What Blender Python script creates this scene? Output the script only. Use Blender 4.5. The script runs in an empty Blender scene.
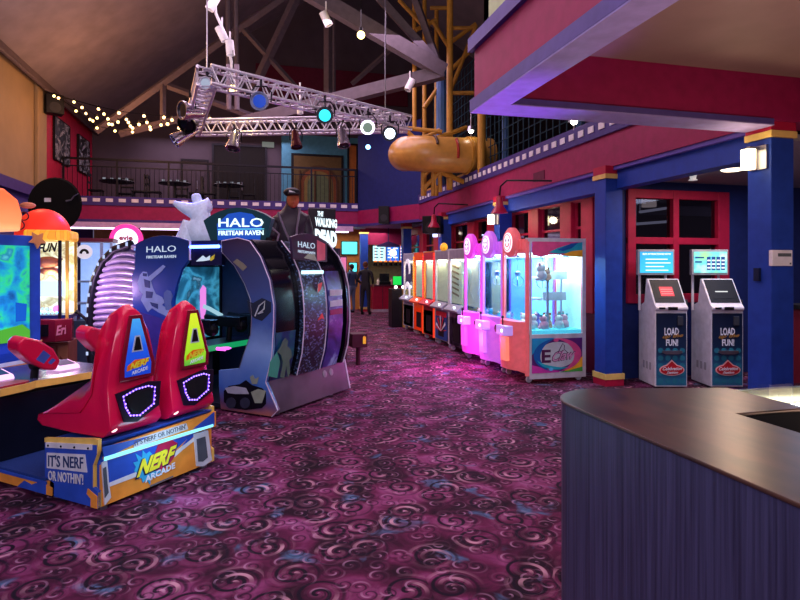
import bpy, bmesh, math, random
from mathutils import Vector, Matrix
random.seed(7)
sc = bpy.context.scene
COL = sc.collection
PI = math.pi

# ------------------------------------------------------------------ camera, world, exposure
F = 578.0; HY = 267.0; EZ = 1.6
A = math.atan(150/578); SA = math.sin(A); CA = math.cos(A)
cd = bpy.data.cameras.new('camera'); cam = bpy.data.objects.new('camera', cd); COL.objects.link(cam)
cam.location = (0, 0, EZ); cam.rotation_euler = (PI/2, 0, -A)
cd.sensor_width = 36; cd.lens = F/800*36; cd.shift_y = -(300-HY)/800; cd.clip_end = 100; cd.clip_start = .05
sc.camera = cam
w = bpy.data.worlds.new('world'); sc.world = w; w.use_nodes = True
w.node_tree.nodes['Background'].inputs[0].default_value = (.27, .22, .36, 1)
w.node_tree.nodes['Background'].inputs[1].default_value = .22
sc.view_settings.view_transform = 'Standard'; sc.view_settings.look = 'None'
sc.view_settings.gamma = 1; sc.view_settings.use_curve_mapping = False
sc.view_settings.exposure = 0.85
sc.cycles.use_denoising = True
sc.cycles.max_bounces = 5; sc.cycles.diffuse_bounces = 3; sc.cycles.glossy_bounces = 3
sc.cycles.transparent_max_bounces = 12; sc.cycles.sample_clamp_indirect = 4

def lin(h):
    if isinstance(h, str):
        h = h.lstrip('#'); c = [int(h[i:i+2], 16)/255 for i in (0, 2, 4)]
        return tuple((x/12.92 if x <= .04045 else ((x+.055)/1.055)**2.4) for x in c)
    return tuple(h[:3])
def light(kind, name, loc, energy, color, size=1, size_y=None, rot=(0, 0, 0), spot=None):
    l = bpy.data.lights.new(name, kind); l.energy = energy; l.color = lin(color)
    if kind == 'AREA':
        l.size = size
        if size_y: l.shape = 'RECTANGLE'; l.size_y = size_y
    elif kind == 'SPOT':
        l.shadow_soft_size = size; l.spot_size = spot or 1.2; l.spot_blend = .6
    else: l.shadow_soft_size = size
    o = bpy.data.objects.new(name, l); COL.objects.link(o); o.location = loc; o.rotation_euler = rot
    return o
light('AREA', 'hall_light_over_floor', (.6, 4.5, 5.6), 130, '#ffdcf0', 4, 6)
light('AREA', 'added_front_fill', (-1.5, -2.5, 3.6), 150, '#eee8ff', 4, 2, (math.radians(62), 0, math.radians(-8)))  # added fill from behind the camera, lights the view frontally
light('AREA', 'hall_light_far', (1.2, 13, 6.5), 240, '#f4d0ee', 5, 5)
light('AREA', 'ceiling_wash_light', (-1.5, 9, 4.8), 120, '#e6cfd8', 5, 6, (PI, 0, 0))
light('POINT', 'warm_light_left_wall', (-3.6, 9.5, 5.3), 90, '#ffc898', .4)
light('AREA', 'added_soffit_fill', (3.2, 1.6, .9), 42, '#ffd2b8', 2, 2, (PI, 0, 0))  # added unseen fill facing up, brightens the balcony underside
light('AREA', 'concession_light', (3.6, 20.2, 2.85), 40, '#ffe8d8', 2.5, 1.5)
light('AREA', 'mezzanine_light', (-1, 20.6, 6.2), 85, '#e8c8e0', 5, 2)
light('AREA', 'lobby_downlight_warm', (3.4, 1.6, 3.25), 14, '#ffc690', .5)
light('AREA', 'vestibule_light', (6.2, 5.6, 2.78), 24, '#cfd8ff', 1.6, 1.2)
light('SPOT', 'blue_stage_beam', (-.9, 9.2, 4.1), 260, '#5a62ff', .1, None, (math.radians(22), 0, math.radians(150)), 1.3)
light('SPOT', 'added_lilac_upfill', (2.0, 4.1, .9), 90, '#b060ff', .2, None, (PI, 0, 0), .75)  # added unseen spot, gives the beam underside its lilac glow

# ------------------------------------------------------------------ pixel rays to points in the room
def D(px, py, d):
    cx = (px-400)/F; return Vector((d*(cx*CA+SA), d*(CA-cx*SA), EZ-(py-HY)/F*d))
def atX(px, py, x): return D(px, py, x/((px-400)/F*CA+SA))
def atY(px, py, y): return D(px, py, y/(CA-(px-400)/F*SA))
def atZ(px, py, z): return D(px, py, (EZ-z)*F/(py-HY))
class Frame:
    def __init__(s, o, deg):
        a = math.radians(deg); s.o = Vector((o[0], o[1], 0)); s.rz = PI/2-a
        s.m = Matrix.Translation(s.o) @ Matrix.Rotation(s.rz, 4, 'Z'); s.i = s.m.inverted()
    def loc(s, p): return s.i @ Vector(p)
    def S(s, px, py, v):
        a = s.loc((0, 0, EZ)); b = s.loc(D(px, py, 1)); return s.loc(D(px, py, (v-a.x)/(b.x-a.x)))
    def T(s, px, py, v):
        a = s.loc((0, 0, EZ)); b = s.loc(D(px, py, 1)); return s.loc(D(px, py, (v-a.y)/(b.y-a.y)))
    def Z(s, px, py, z): return s.loc(atZ(px, py, z))

# ------------------------------------------------------------------ materials
MC = {}
def newmat(name):
    m = bpy.data.materials.new(name); m.use_nodes = True; nt = m.node_tree
    return m, nt, nt.nodes['Principled BSDF'], nt.nodes.new, nt.links.new
def M(name, color='#888888', rough=.5, metal=0, emit=None, es=1.0, vary=.12, scale=9, bump=0):
    if name in MC: return MC[name]
    m, nt, b, N, L = newmat(name)
    c = lin(color)
    b.inputs['Roughness'].default_value = rough; b.inputs['Metallic'].default_value = metal
    b.inputs['Specular IOR Level'].default_value = .5 if rough < .35 else .22
    tc = N('ShaderNodeTexCoord'); nz = N('ShaderNodeTexNoise'); nz.inputs['Scale'].default_value = scale; nz.inputs['Detail'].default_value = 3
    L(tc.outputs['Object'], nz.inputs['Vector'])
    cr = N('ShaderNodeValToRGB'); cr.color_ramp.elements[0].position = .3; cr.color_ramp.elements[1].position = .7
    cr.color_ramp.elements[0].color = tuple(x*(1-vary) for x in c)+(1,); cr.color_ramp.elements[1].color = tuple(min(1, x*(1+vary)) for x in c)+(1,)
    L(nz.outputs['Fac'], cr.inputs[0]); L(cr.outputs[0], b.inputs['Base Color'])
    if bump:
        bp = N('ShaderNodeBump'); bp.inputs['Strength'].default_value = bump; bp.inputs['Distance'].default_value = .01
        L(nz.outputs['Fac'], bp.inputs['Height']); L(bp.outputs[0], b.inputs['Normal'])
    if emit:
        b.inputs['Emission Color'].default_value = lin(emit)+(1,); b.inputs['Emission Strength'].default_value = es
    MC[name] = m; return m
def E(name, color, es=1.0): return M(name, '#101010', .4, 0, color, es)
def ramp_mat(name, stops, kind='noise', scale=3, detail=3, rough=.4, emit=0, metal=0, distort=0, axis=None, mapping=None):
    """a picture-like material: noise, voronoi or wave mapped through colour stops; emit>0 for a screen"""
    if name in MC: return MC[name]
    m, nt, b, N, L = newmat(name); b.inputs['Roughness'].default_value = rough; b.inputs['Metallic'].default_value = metal
    tc = N('ShaderNodeTexCoord'); vec = tc.outputs['Object']
    if mapping:
        mp = N('ShaderNodeMapping'); mp.inputs['Scale'].default_value = mapping; L(vec, mp.inputs['Vector']); vec = mp.outputs[0]
    if kind == 'noise':
        t = N('ShaderNodeTexNoise'); t.inputs['Scale'].default_value = scale; t.inputs['Detail'].default_value = detail; t.inputs['Distortion'].default_value = distort; out = t.outputs['Fac']
    elif kind == 'voronoi':
        t = N('ShaderNodeTexVoronoi'); t.inputs['Scale'].default_value = scale; out = t.outputs['Color']
        sp = N('ShaderNodeSeparateColor'); L(out, sp.inputs[0]); out = sp.outputs[0]
    elif kind == 'wave':
        t = N('ShaderNodeTexWave'); t.inputs['Scale'].default_value = scale; t.inputs['Distortion'].default_value = distort; t.inputs['Detail'].default_value = detail
        if axis: t.bands_direction = axis
        out = t.outputs['Fac']
    elif kind == 'z':
        t = N('ShaderNodeSeparateXYZ'); L(vec, t.inputs[0]); out = t.outputs[2 if axis != 'X' else 0]
        nz = N('ShaderNodeTexNoise'); nz.inputs['Scale'].default_value = scale; nz.inputs['Detail'].default_value = 4; L(vec, nz.inputs['Vector'])
        ma = N('ShaderNodeMath'); ma.operation = 'MULTIPLY_ADD'; ma.inputs[1].default_value = distort; L(nz.outputs['Fac'], ma.inputs[0]); L(out, ma.inputs[2])
        mb = N('ShaderNodeMath'); mb.operation = 'MULTIPLY'; mb.inputs[1].default_value = .4; L(ma.outputs[0], mb.inputs[0]); out = mb.outputs[0]
        stops = [(p*.4, c_) for p, c_ in stops]
    if kind != 'z': L(vec, t.inputs['Vector'])
    cr = N('ShaderNodeValToRGB'); r = cr.color_ramp
    while len(r.elements) > 1: r.elements.remove(r.elements[-1])
    r.elements[0].position = stops[0][0]; r.elements[0].color = lin(stops[0][1])+(1,)
    for p, c in stops[1:]:
        e = r.elements.new(p); e.color = lin(c)+(1,)
    L(out, cr.inputs[0]); L(cr.outputs[0], b.inputs['Base Color'])
    if emit:
        b.inputs['Base Color'].default_value = (0, 0, 0, 1); L(cr.outputs[0], b.inputs['Emission Color']); b.inputs['Emission Strength'].default_value = emit
    MC[name] = m; return m
def glass_mat(name, tint='#e8f4ff', amt=.12):
    if name in MC: return MC[name]
    m, nt, b, N, L = newmat(name); nt.nodes.remove(b)
    tr = N('ShaderNodeBsdfTransparent'); tr.inputs[0].default_value = lin(tint)+(1,)
    gl = N('ShaderNodeBsdfGlossy'); gl.inputs['Roughness'].default_value = .03
    lw_ = N('ShaderNodeLayerWeight'); lw_.inputs[0].default_value = .5
    pw = N('ShaderNodeMath'); pw.operation = 'POWER'; pw.inputs[1].default_value = 5; L(lw_.outputs['Facing'], pw.inputs[0])
    fr = N('ShaderNodeMath'); fr.operation = 'MULTIPLY_ADD'; fr.inputs[1].default_value = .5; fr.inputs[2].default_value = .03; L(pw.outputs[0], fr.inputs[0])
    mx = N('ShaderNodeMixShader'); L(fr.outputs[0], mx.inputs[0]); L(tr.outputs[0], mx.inputs[1]); L(gl.outputs[0], mx.inputs[2])
    L(mx.outputs[0], nt.nodes['Material Output'].inputs[0]); MC[name] = m; return m

# ------------------------------------------------------------------ mesh builder
class MB:
    def __init__(s): s.v = []; s.f = []
    def add(s, vs, fs):
        n = len(s.v); s.v += [tuple(v) for v in vs]; s.f += [tuple(i+n for i in f) for f in fs]; return s
    def box(s, x0, x1, y0, y1, z0, z1):
        return s.add([(x, y, z) for z in (z0, z1) for y in (y0, y1) for x in (x0, x1)],
                     [(0, 2, 3, 1), (4, 5, 7, 6), (0, 1, 5, 4), (2, 6, 7, 3), (0, 4, 6, 2), (1, 3, 7, 5)])
    def cbox(s, c, h, rot=None):
        m = rot or Matrix.Identity(3)
        vs = [Vector(c)+m @ Vector((x*h[0], y*h[1], z*h[2])) for z in (-1, 1) for y in (-1, 1) for x in (-1, 1)]
        return s.add(vs, [(0, 2, 3, 1), (4, 5, 7, 6), (0, 1, 5, 4), (2, 6, 7, 3), (0, 4, 6, 2), (1, 3, 7, 5)])
    def prism(s, poly, axis, a, b):
        def P(p, t): return (t, p[0], p[1]) if axis == 'x' else (p[0], t, p[1]) if axis == 'y' else (p[0], p[1], t)
        n = len(poly)
        return s.add([P(p, a) for p in poly]+[P(p, b) for p in poly],
                     [tuple(range(n))[::-1], tuple(range(n, 2*n))]+[(i, (i+1) % n, n+(i+1) % n, n+i) for i in range(n)])
    def slab(s, pts, th, nrm=None, back=.001):
        pts = [Vector(p) for p in pts]
        if nrm is None:
            nrm = Vector((0, 0, 0))
            for i in range(len(pts)):
                nrm += pts[i].cross(pts[(i+1) % len(pts)])
        nrm = Vector(nrm).normalized(); n = len(pts)
        return s.add([p-nrm*back for p in pts]+[p+nrm*th for p in pts],
                     [tuple(range(n))[::-1], tuple(range(n, 2*n))]+[(i, (i+1) % n, n+(i+1) % n, n+i) for i in range(n)])
    def tube(s, p0, p1, r, n=8, r1=None): return s.path([p0, p1], r, n, r1)
    def path(s, pts, r, n=8, r1=None, closed=False):
        pts = [Vector(p) for p in pts]; rings = []; m = len(pts); up = None
        for i, p in enumerate(pts):
            if closed: t = (pts[(i+1) % m]-pts[i-1]).normalized()
            else: t = (pts[min(i+1, m-1)]-pts[max(i-1, 0)]).normalized()
            if up is None:
                up = Vector((0, 0, 1)) if abs(t.z) < .9 else Vector((1, 0, 0))
            u = (up-t*up.dot(t)).normalized(); v = t.cross(u); up = u
            rr = r if r1 is None else r+(r1-r)*i/(m-1)
            rings.append([p+(u*math.cos(a)+v*math.sin(a))*rr for a in [2*PI*k/n for k in range(n)]])
        vs = [q for g in rings for q in g]; fs = []
        for i in range(m if closed else m-1):
            j = (i+1) % m
            for k in range(n): fs.append((i*n+k, i*n+(k+1) % n, j*n+(k+1) % n, j*n+k))
        if not closed: fs += [tuple(range(n))[::-1], tuple(range((m-1)*n, m*n))]
        return s.add(vs, fs)
    def lathe(s, prof, o=(0, 0, 0), n=20, mat=None):
        """prof: (r, z) list around local z; mat: 3x3"""
        mat = mat or Matrix.Identity(3); o = Vector(o); vs = []; fs = []
        for r, z in prof:
            for k in range(n):
                a = 2*PI*k/n; vs.append(o+mat @ Vector((r*math.cos(a), r*math.sin(a), z)))
        m = len(prof)
        for i in range(m-1):
            for k in range(n): fs.append((i*n+k, i*n+(k+1) % n, (i+1)*n+(k+1) % n, (i+1)*n+k))
        if prof[0][0] > 1e-5: fs.append(tuple(range(n))[::-1])
        if prof[-1][0] > 1e-5: fs.append(tuple(range((m-1)*n, m*n)))
        return s.add(vs, fs)
    def ball(s, c, r, n=10, m=7, mat=None):
        r = (r, r, r) if not hasattr(r, '__len__') else r
        mat = mat or Matrix.Identity(3)
        vs = []; fs = []; c = Vector(c)
        for i in range(m+1):
            th = PI*i/m
            for k in range(n):
                a = 2*PI*k/n; vs.append(c+mat @ Vector((r[0]*math.sin(th)*math.cos(a), r[1]*math.sin(th)*math.sin(a), r[2]*math.cos(th))))
        for i in range(m):
            for k in range(n): fs.append((i*n+k, (i+1)*n+k, (i+1)*n+(k+1) % n, i*n+(k+1) % n))
        return s.add(vs, fs)
    def build(s, name, mat, parent=None, smooth=False, bevel=0, sub=0, seg=2, crease=0):
        me = bpy.data.meshes.new(name); me.from_pydata(s.v, [], s.f)
        bm = bmesh.new(); bm.from_mesh(me); bmesh.ops.remove_doubles(bm, verts=bm.verts, dist=1e-5)
        bmesh.ops.recalc_face_normals(bm, faces=bm.faces)
        for f in bm.faces: f.smooth = smooth
        if smooth:
            for e in bm.edges:
                if len(e.link_faces) == 2 and e.calc_face_angle(0) > .8 and not sub: e.smooth = False
        if crease:
            cl_ = bm.edges.layers.float.new('crease_edge')
            for e in bm.edges: e[cl_] = crease
        bm.to_mesh(me); bm.free(); me.materials.append(mat)
        o = bpy.data.objects.new(name, me); COL.objects.link(o)
        if parent: o.parent = parent
        if bevel:
            b = o.modifiers.new('bevel', 'BEVEL'); b.width = bevel; b.segments = seg; b.limit_method = 'ANGLE'; b.angle_limit = .6
        if sub:
            b = o.modifiers.new('sub', 'SUBSURF'); b.levels = sub; b.render_levels = sub
        return o
def zdir(v):
    """3x3 taking local z to v"""
    v = Vector((tuple(v)+(0,))[:3]); return v.normalized().to_track_quat('Z', 'Y').to_matrix()
def tag(o, label=None, cat=None, group=None, kind=None):
    if label: o['label'] = label
    if cat: o['category'] = cat
    if group: o['group'] = group
    if kind: o['kind'] = kind
    return o
def thing(name, label, cat, loc=(0, 0, 0), rz=0, group=None):
    o = bpy.data.objects.new(name, None); COL.objects.link(o); o.empty_display_size = .1
    o.location = loc; o.rotation_euler = (0, 0, rz); return tag(o, label, cat, group)
def struct(o): o['kind'] = 'structure'; return o
def copy_tree(o, parent=None):
    c = o.copy(); COL.objects.link(c); c.parent = parent
    for ch in list(o.children): copy_tree(ch, c)
    return c
def text(s, mat, parent, bl, br, tl, ext=.002, name='lettering', shear=0, bold=0):
    """lettering fitted to the box bottom-left, bottom-right, top-left (parent coordinates)"""
    cu = bpy.data.curves.new('t', 'FONT'); cu.body = s; cu.resolution_u = 2; cu.shear = shear; cu.offset = bold; cu.extrude = .1
    to = bpy.data.objects.new('t', cu); COL.objects.link(to)
    bpy.context.view_layer.update()
    me = bpy.data.meshes.new_from_object(to.evaluated_get(bpy.context.evaluated_depsgraph_get()))
    bpy.data.objects.remove(to); bpy.data.curves.remove(cu)
    bl, br, tl = Vector(bl), Vector(br), Vector(tl)
    xs = [v.co.x for v in me.vertices]; ys = [v.co.y for v in me.vertices]
    x0, x1, y0, y1 = min(xs), max(xs), min(ys), max(ys); u = br-bl; v = tl-bl; n = u.cross(v).normalized()
    for q in me.vertices:
        a = (q.co.x-x0)/(x1-x0); b = (q.co.y-y0)/(y1-y0); q.co = bl+u*a+v*b+n*(ext if q.co.z > 0 else -ext*.3)
    me.materials.clear(); me.materials.append(mat)
    o = bpy.data.objects.new(name, me); COL.objects.link(o); o.parent = parent
    return o

light('AREA', 'warm_downlight_beam', tuple(atZ(732, 170.5, 2.81)), 12, '#ffc890', .22)
# common materials
white = M('white_plastic', '#d8d6de', .35); offw = M('white_paint', '#c9c6cc', .5)
black = M('black_plastic', '#0a0a10', .5); blackm = M('black_matte', '#060608', .95)
darkmetal = M('dark_metal', '#1c1c24', .4, .6); steel = M('steel', '#9a9aa6', .3, .9); alu = M('aluminium', '#cfccd8', .34, .45)
rub = M('rubber', '#0a0a0a', .9)
glass = glass_mat('clear_glass')
MAG = M('magenta_paint', '#8c1a4e', .55, bump=.05); RED = M('red_paint', '#a5173c', .5)
PUR = M('purple_paint', '#3e3176', .55); NAVY = M('blue_paint', '#1d3c9a', .5, bump=.04); YEL = M('cream_yellow_paint', '#d9b96a', .5)
BEAM = M('mauve_grey_steel', '#564c56', .6); CEIL = M('brown_grey_ceiling', '#837a88', .75, bump=.1, scale=2)
exec_parts = []

# ------------------------------------------------------------------ the setting
def carpet():
    m, nt, b, N, L = newmat('patterned_carpet'); b.inputs['Roughness'].default_value = .85
    b.inputs['Specular IOR Level'].default_value = .15
    geo = N('ShaderNodeNewGeometry')
    def noise(sc_, d=3, dist=0):
        n = N('ShaderNodeTexNoise'); n.inputs['Scale'].default_value = sc_; n.inputs['Detail'].default_value = d; n.inputs['Distortion'].default_value = dist
        L(geo.outputs['Position'], n.inputs['Vector']); return n.outputs['Fac']
    def ramp(src, stops):
        c = N('ShaderNodeValToRGB'); r = c.color_ramp
        while len(r.elements) > 1: r.elements.remove(r.elements[-1])
        r.elements[0].position = stops[0][0]; r.elements[0].color = lin(stops[0][1])+(1,)
        for p, q in stops[1:]: r.elements.new(p).color = lin(q)+(1,)
        L(src, c.inputs[0]); return c.outputs[0]
    def math_(op, a, b_=None, c=None):
        n = N('ShaderNodeMath'); n.operation = op
        for i, x in enumerate((a, b_, c)):
            if x is None: continue
            if isinstance(x, (int, float)): n.inputs[i].default_value = x
            else: L(x, n.inputs[i])
        return n.outputs[0]
    def mix(fac, a, c):
        n = N('ShaderNodeMix'); n.data_type = 'RGBA'; L(fac, n.inputs[0])
        for s_, x in ((6, a), (7, c)):
            if isinstance(x, str): n.inputs[s_].default_value = lin(x)+(1,)
            else: L(x, n.inputs[s_])
        return n.outputs[2]
    base = ramp(noise(3.2, 5, .6), [(.30, '#12040e'), (.42, '#340a26'), (.53, '#5c1a42'), (.65, '#823a6a'), (.8, '#a874a2')])
    blue = ramp(noise(3.6, 4, .5), [(.60, '#000000'), (.70, '#ffffff')])
    base = mix(blue, base, '#46668c')
    def swirl(scale, turns, off, lo):
        mp = N('ShaderNodeMapping'); mp.inputs['Location'].default_value = off; mp.inputs['Scale'].default_value = (scale, scale, 0)
        L(geo.outputs['Position'], mp.inputs['Vector'])
        v = N('ShaderNodeTexVoronoi'); v.voronoi_dimensions = '2D'; v.inputs['Scale'].default_value = 1; v.inputs['Randomness'].default_value = .75
        L(mp.outputs[0], v.inputs['Vector'])
        sub = N('ShaderNodeVectorMath'); sub.operation = 'SUBTRACT'; L(mp.outputs[0], sub.inputs[0]); L(v.outputs['Position'], sub.inputs[1])
        sp = N('ShaderNodeSeparateXYZ'); L(sub.outputs[0], sp.inputs[0])
        ang = math_('ARCTAN2', sp.outputs[1], sp.outputs[0])
        s1 = math_('SINE', math_('ADD', math_('MULTIPLY', v.outputs['Distance'], turns), ang))
        line = math_('SMOOTH_MIN', math_('MULTIPLY', math_('SUBTRACT', s1, lo), 3.0), 1.0, .1)
        line = math_('MAXIMUM', line, 0.0)
        fall = math_('MAXIMUM', math_('SUBTRACT', 1.0, math_('MULTIPLY', v.outputs['Distance'], 1.75)), 0.0)
        rnd = N('ShaderNodeSeparateColor'); L(v.outputs['Color'], rnd.inputs[0])
        arc = math_('MAXIMUM', math_('SINE', math_('ADD', ang, math_('MULTIPLY', rnd.outputs[1], 6.28))), 0.12)
        pale = math_('MULTIPLY', math_('MULTIPLY', line, math_('MINIMUM', math_('MULTIPLY', fall, 2.2), 1.0)), arc)
        dark = math_('MULTIPLY', math_('MAXIMUM', math_('MULTIPLY', math_('SUBTRACT', math_('MULTIPLY', s1, -1.0), lo), 2.6), 0.0), math_('MINIMUM', math_('MULTIPLY', fall, 2.0), 1.0))
        return pale, dark
    p1, d1 = swirl(3.3, 26, (0, 0, 0), .35); p2, d2 = swirl(7.5, 18, (3.3, 1.7, 0), .5)
    col = mix(math_('MULTIPLY', d1, .85), base, '#14061a')
    col = mix(math_('MULTIPLY', d2, .6), col, '#1c0820')
    pm = ramp(noise(5.0, 2), [(.40, '#1c1c1c'), (.62, '#ffffff')])
    col = mix(math_('MULTIPLY', math_('MULTIPLY', p1, .8), pm), col, '#cf9cb0')
    col = mix(math_('MULTIPLY', p2, .5), col, '#b88cae')
    L(col, b.inputs['Base Color'])
    bp = N('ShaderNodeBump'); bp.inputs['Strength'].default_value = .5; bp.inputs['Distance'].default_value = .004
    L(noise(260, 2), bp.inputs['Height']); L(bp.outputs[0], b.inputs['Normal'])
    return m
struct(MB().box(-5.6, 11, -5, 24, -.1, 0).build('floor', carpet()))

YWALL = M('yellow_wall_paint', '#8e7a5c', .6, bump=.05, vary=.08, scale=2)
MAUVE = M('mauve_wall_paint', '#4c424e', .7, scale=1.5); TEAL = M('teal_wall_paint', '#4a8aa4', .6)
DARKW = M('dark_wall_paint', '#1c1424', .8)
struct(MB().box(-5.6, -5.3, -5, 17.2, 3.54, 6.36).build('wall_left', YWALL))
struct(MB().box(-5.6, -5.3, -5, 22.2, 0, 3.54).build('wall_left_lower', PUR))
struct(MB().box(-5.6, -5.28, 17.2, 22.2, 3.54, 6.36).build('wall_left_balcony', RED))
struct(MB().box(-5.3, -5.2, 16.5, 17.15, 3.54, 6.36).build('trim_1', YWALL, bevel=.02))
struct(MB().box(-5.32, -5.16, -5, 17.2, 3.35, 3.6).box(-5.3, -5.22, -5, 17.2, 2.9, 3.1).build('trim_2', PUR))
struct(MB().box(-5.31, -5.14, -5, 22, 6.3, 6.44).tube((-5.1, -5, 6.2), (-5.1, 22, 6.2), .05).build('trim_3', BEAM))
# roof: two slopes on the gable
struct(MB().add([(-5.6, -5, 6.3), (4, -5, 13.0), (4, 22.2, 13.0), (-5.6, 22.2, 6.3), (-5.6, -5, 6.5), (4, -5, 13.2), (4, 22.2, 13.2), (-5.6, 22.2, 6.5)],
                [(0, 1, 2, 3), (4, 7, 6, 5), (0, 4, 5, 1), (2, 6, 7, 3), (0, 3, 7, 4)])
       .add([(4, -5, 13.0), (15, -5, 6.3), (15, 22.2, 6.3), (4, 22.2, 13.0), (4, -5, 13.2), (15, -5, 6.5), (15, 22.2, 6.5), (4, 22.2, 13.2)],
            [(0, 1, 2, 3), (4, 7, 6, 5), (0, 4, 5, 1), (2, 6, 7, 3), (1, 5, 6, 2)]).build('ceiling', CEIL))
struct(MB().prism([(-5.6, 3), (-5.6, 6.35), (4, 13.05), (15, 6.35), (15, 3)], 'y', 22.0, 22.2).build('wall_back', MAUVE))
struct(MB().box(.2, 6, 21.9, 22, 7.9, 9.1).build('trim_4', M('dark_red_paint', '#5a1430', .6)))
struct(MB().box(-5.6, 11, 23.6, 23.8, 0, 3.3).build('wall_back_lower', M('tan_wall_paint', '#a06a40', .6)))
# balcony across the back
struct(MB().box(-5.3, 3.39, 18.6, 22, 3.2, 3.5).build('balcony_floor', M('balcony_deck', '#2a2230', .7)))
struct(MB().box(-5.3, 3.39, 18.5, 18.6, 2.95, 3.42).build('trim_5', MAG))
struct(MB().box(-5.3, 3.39, 18.46, 18.62, 3.40, 3.66).box(-5.3, 3.39, 18.46, 18.62, 2.9, 2.99).build('trim_6', PUR))
c = MB()
x = -5.1
while x < 3.3: c.box(x, x+.19, 18.445, 18.47, 3.5, 3.6); x += .345
struct(c.build('trim_7', white))
lilac = M('lilac_soffit_paint', '#b9a8cc', .6)
struct(MB().box(-5.3, 11, 18.6, 23.6, 3.02, 3.08).build('ceiling_lower', lilac))
# blue corner wall between balcony and the right fascia
def band(z0, z1, off, nm, mat):
    a = Vector((3.39, 18.5, 0)); b = Vector((4.75, 15.9, 0)); n = Vector((-(b-a).y, (b-a).x, 0)).normalized()*-1
    if n.y > 0: n = -n
    return struct(MB().slab([a+n*off+Vector((0, 0, z0)), b+n*off+Vector((0, 0, z0)), b+n*off+Vector((0, 0, z1)), a+n*off+Vector((0, 0, z1))], .1, -n, 0).build(nm, mat))
band(3.42, 5.85, 0, 'wall_corner', M('deep_navy_paint', '#1a2462', .6)); band(2.97, 3.42, .01, 'trim_8', MAG); band(2.9, 2.98, .04, 'trim_9', PUR)
# right side fascia with the white checks
struct(MB().box(4.7, 4.9, 4.54, 15.9, 2.95, 3.42).build('trim_10', MAG))
struct(MB().box(4.66, 4.92, 4.54, 15.9, 3.40, 3.66).build('trim_11', PUR))
c = MB(); y = 4.6
while y < 15.8: c.box(4.645, 4.67, y, y+.13, 3.49, 3.58); y += .255
struct(c.build('trim_12', white))
struct(MB().box(4.72, 4.88, 4.54, 15.9, 2.90, 2.96).build('trim_13', M('lavender_paint', '#5a4aa2', .5)))
struct(MB().box(4.78, 4.98, 4.53, 15.9, 2.66, 2.92).build('trim_14', NAVY))
struct(MB().box(4.9, 11, 4.5, 18.6, 2.84, 2.9).build('ceiling_right', M('acoustic_tile', '#8f8a90', .8, bump=.3, scale=60)))
struct(MB().box(4.9, 11, 4.5, 18.5, 3.4, 3.5).build('upper_floor_right', DARKW))
struct(MB().box(9.5, 9.7, 2, 22, 3.5, 11).build('wall_right_upper', DARKW))
# storefront windows down the right side
struct(MB().box(5.0, 5.12, 7.2, 18.6, 0, .9).build('wall_right', M('maroon_paint', '#571230', .6)))
struct(MB().box(5.0, 5.12, 7.2, 18.6, 2.62, 2.84).build('trim_15', RED))
tint = M('dark_window_glass', '#0c0a12', .06, vary=0)
seq = [7.25, 7.65, 7.97, 8.25, 8.59, 9.34, 9.72, 10.5, 10.85, 11.3, 11.65, 12.4, 12.8, 13.9, 14.25, 15.0, 15.4, 16.4, 16.8, 18.6]
for i in range(1, len(seq)-1, 2):
    struct(MB().box(4.96, 5.14, seq[i], seq[i+1], .9, 2.64).build('window_frame', RED, bevel=.01))
for i in range(0, len(seq), 2):
    fr_ = struct(MB().box(5.06, 5.08, seq[i], seq[i+1], .9, 2.62).build('window_%d' % (i//2+1), tint))
    c = MB()
    for yy in (seq[i]+.02, seq[i+1]-.05): c.box(5.03, 5.08, yy, yy+.03, .9, 2.62)
    c.box(5.03, 5.08, seq[i], seq[i+1], 2.2, 2.24).build('sash', RED, fr_)
# wall and red window behind the kiosks
a0 = atY(626, 187, 7.2); a1 = atY(727, 187, 7.2); wz0, wz1 = 1.08, 2.72
struct(MB().box(4.87, a0.x, 7.2, 7.34, 0, 2.84).box(a1.x, 11, 7.2, 7.34, 0, 2.84).box(a0.x, a1.x, 7.2, 7.34, 0, wz0).box(a0.x, a1.x, 7.2, 7.34, wz1, 2.84).build('wall_kiosks', M('dark_blue_paint', '#1b2860', .55)))
wf = MB()
for (x0, x1, z0, z1) in ((a0.x, a0.x+.13, wz0, wz1), (a1.x-.2, a1.x, wz0, wz1), (a0.x, a1.x, wz0, wz0+.13), (a0.x, a1.x, wz1-.13, wz1),
                        (a0.x+.76, a0.x+.86, wz0, wz1), (a0.x, a1.x, 1.93, 2.03)):
    wf.box(x0, x1, 7.15+(.004 if x1-x0 > z1-z0 else 0), 7.3, z0, z1)
wf = struct(wf.build('window_20', RED, bevel=.008))
MB().box(a0.x, a1.x, 7.22, 7.23, wz0, wz1).build('pane', glass_mat('tinted_glass', '#c8c8d8'), wf)
struct(MB().box(5.12, 11, 11.8, 11.9, 0, 2.84).build('wall_party_room', M('party_room_paint', '#3a1420', .7)))
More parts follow.
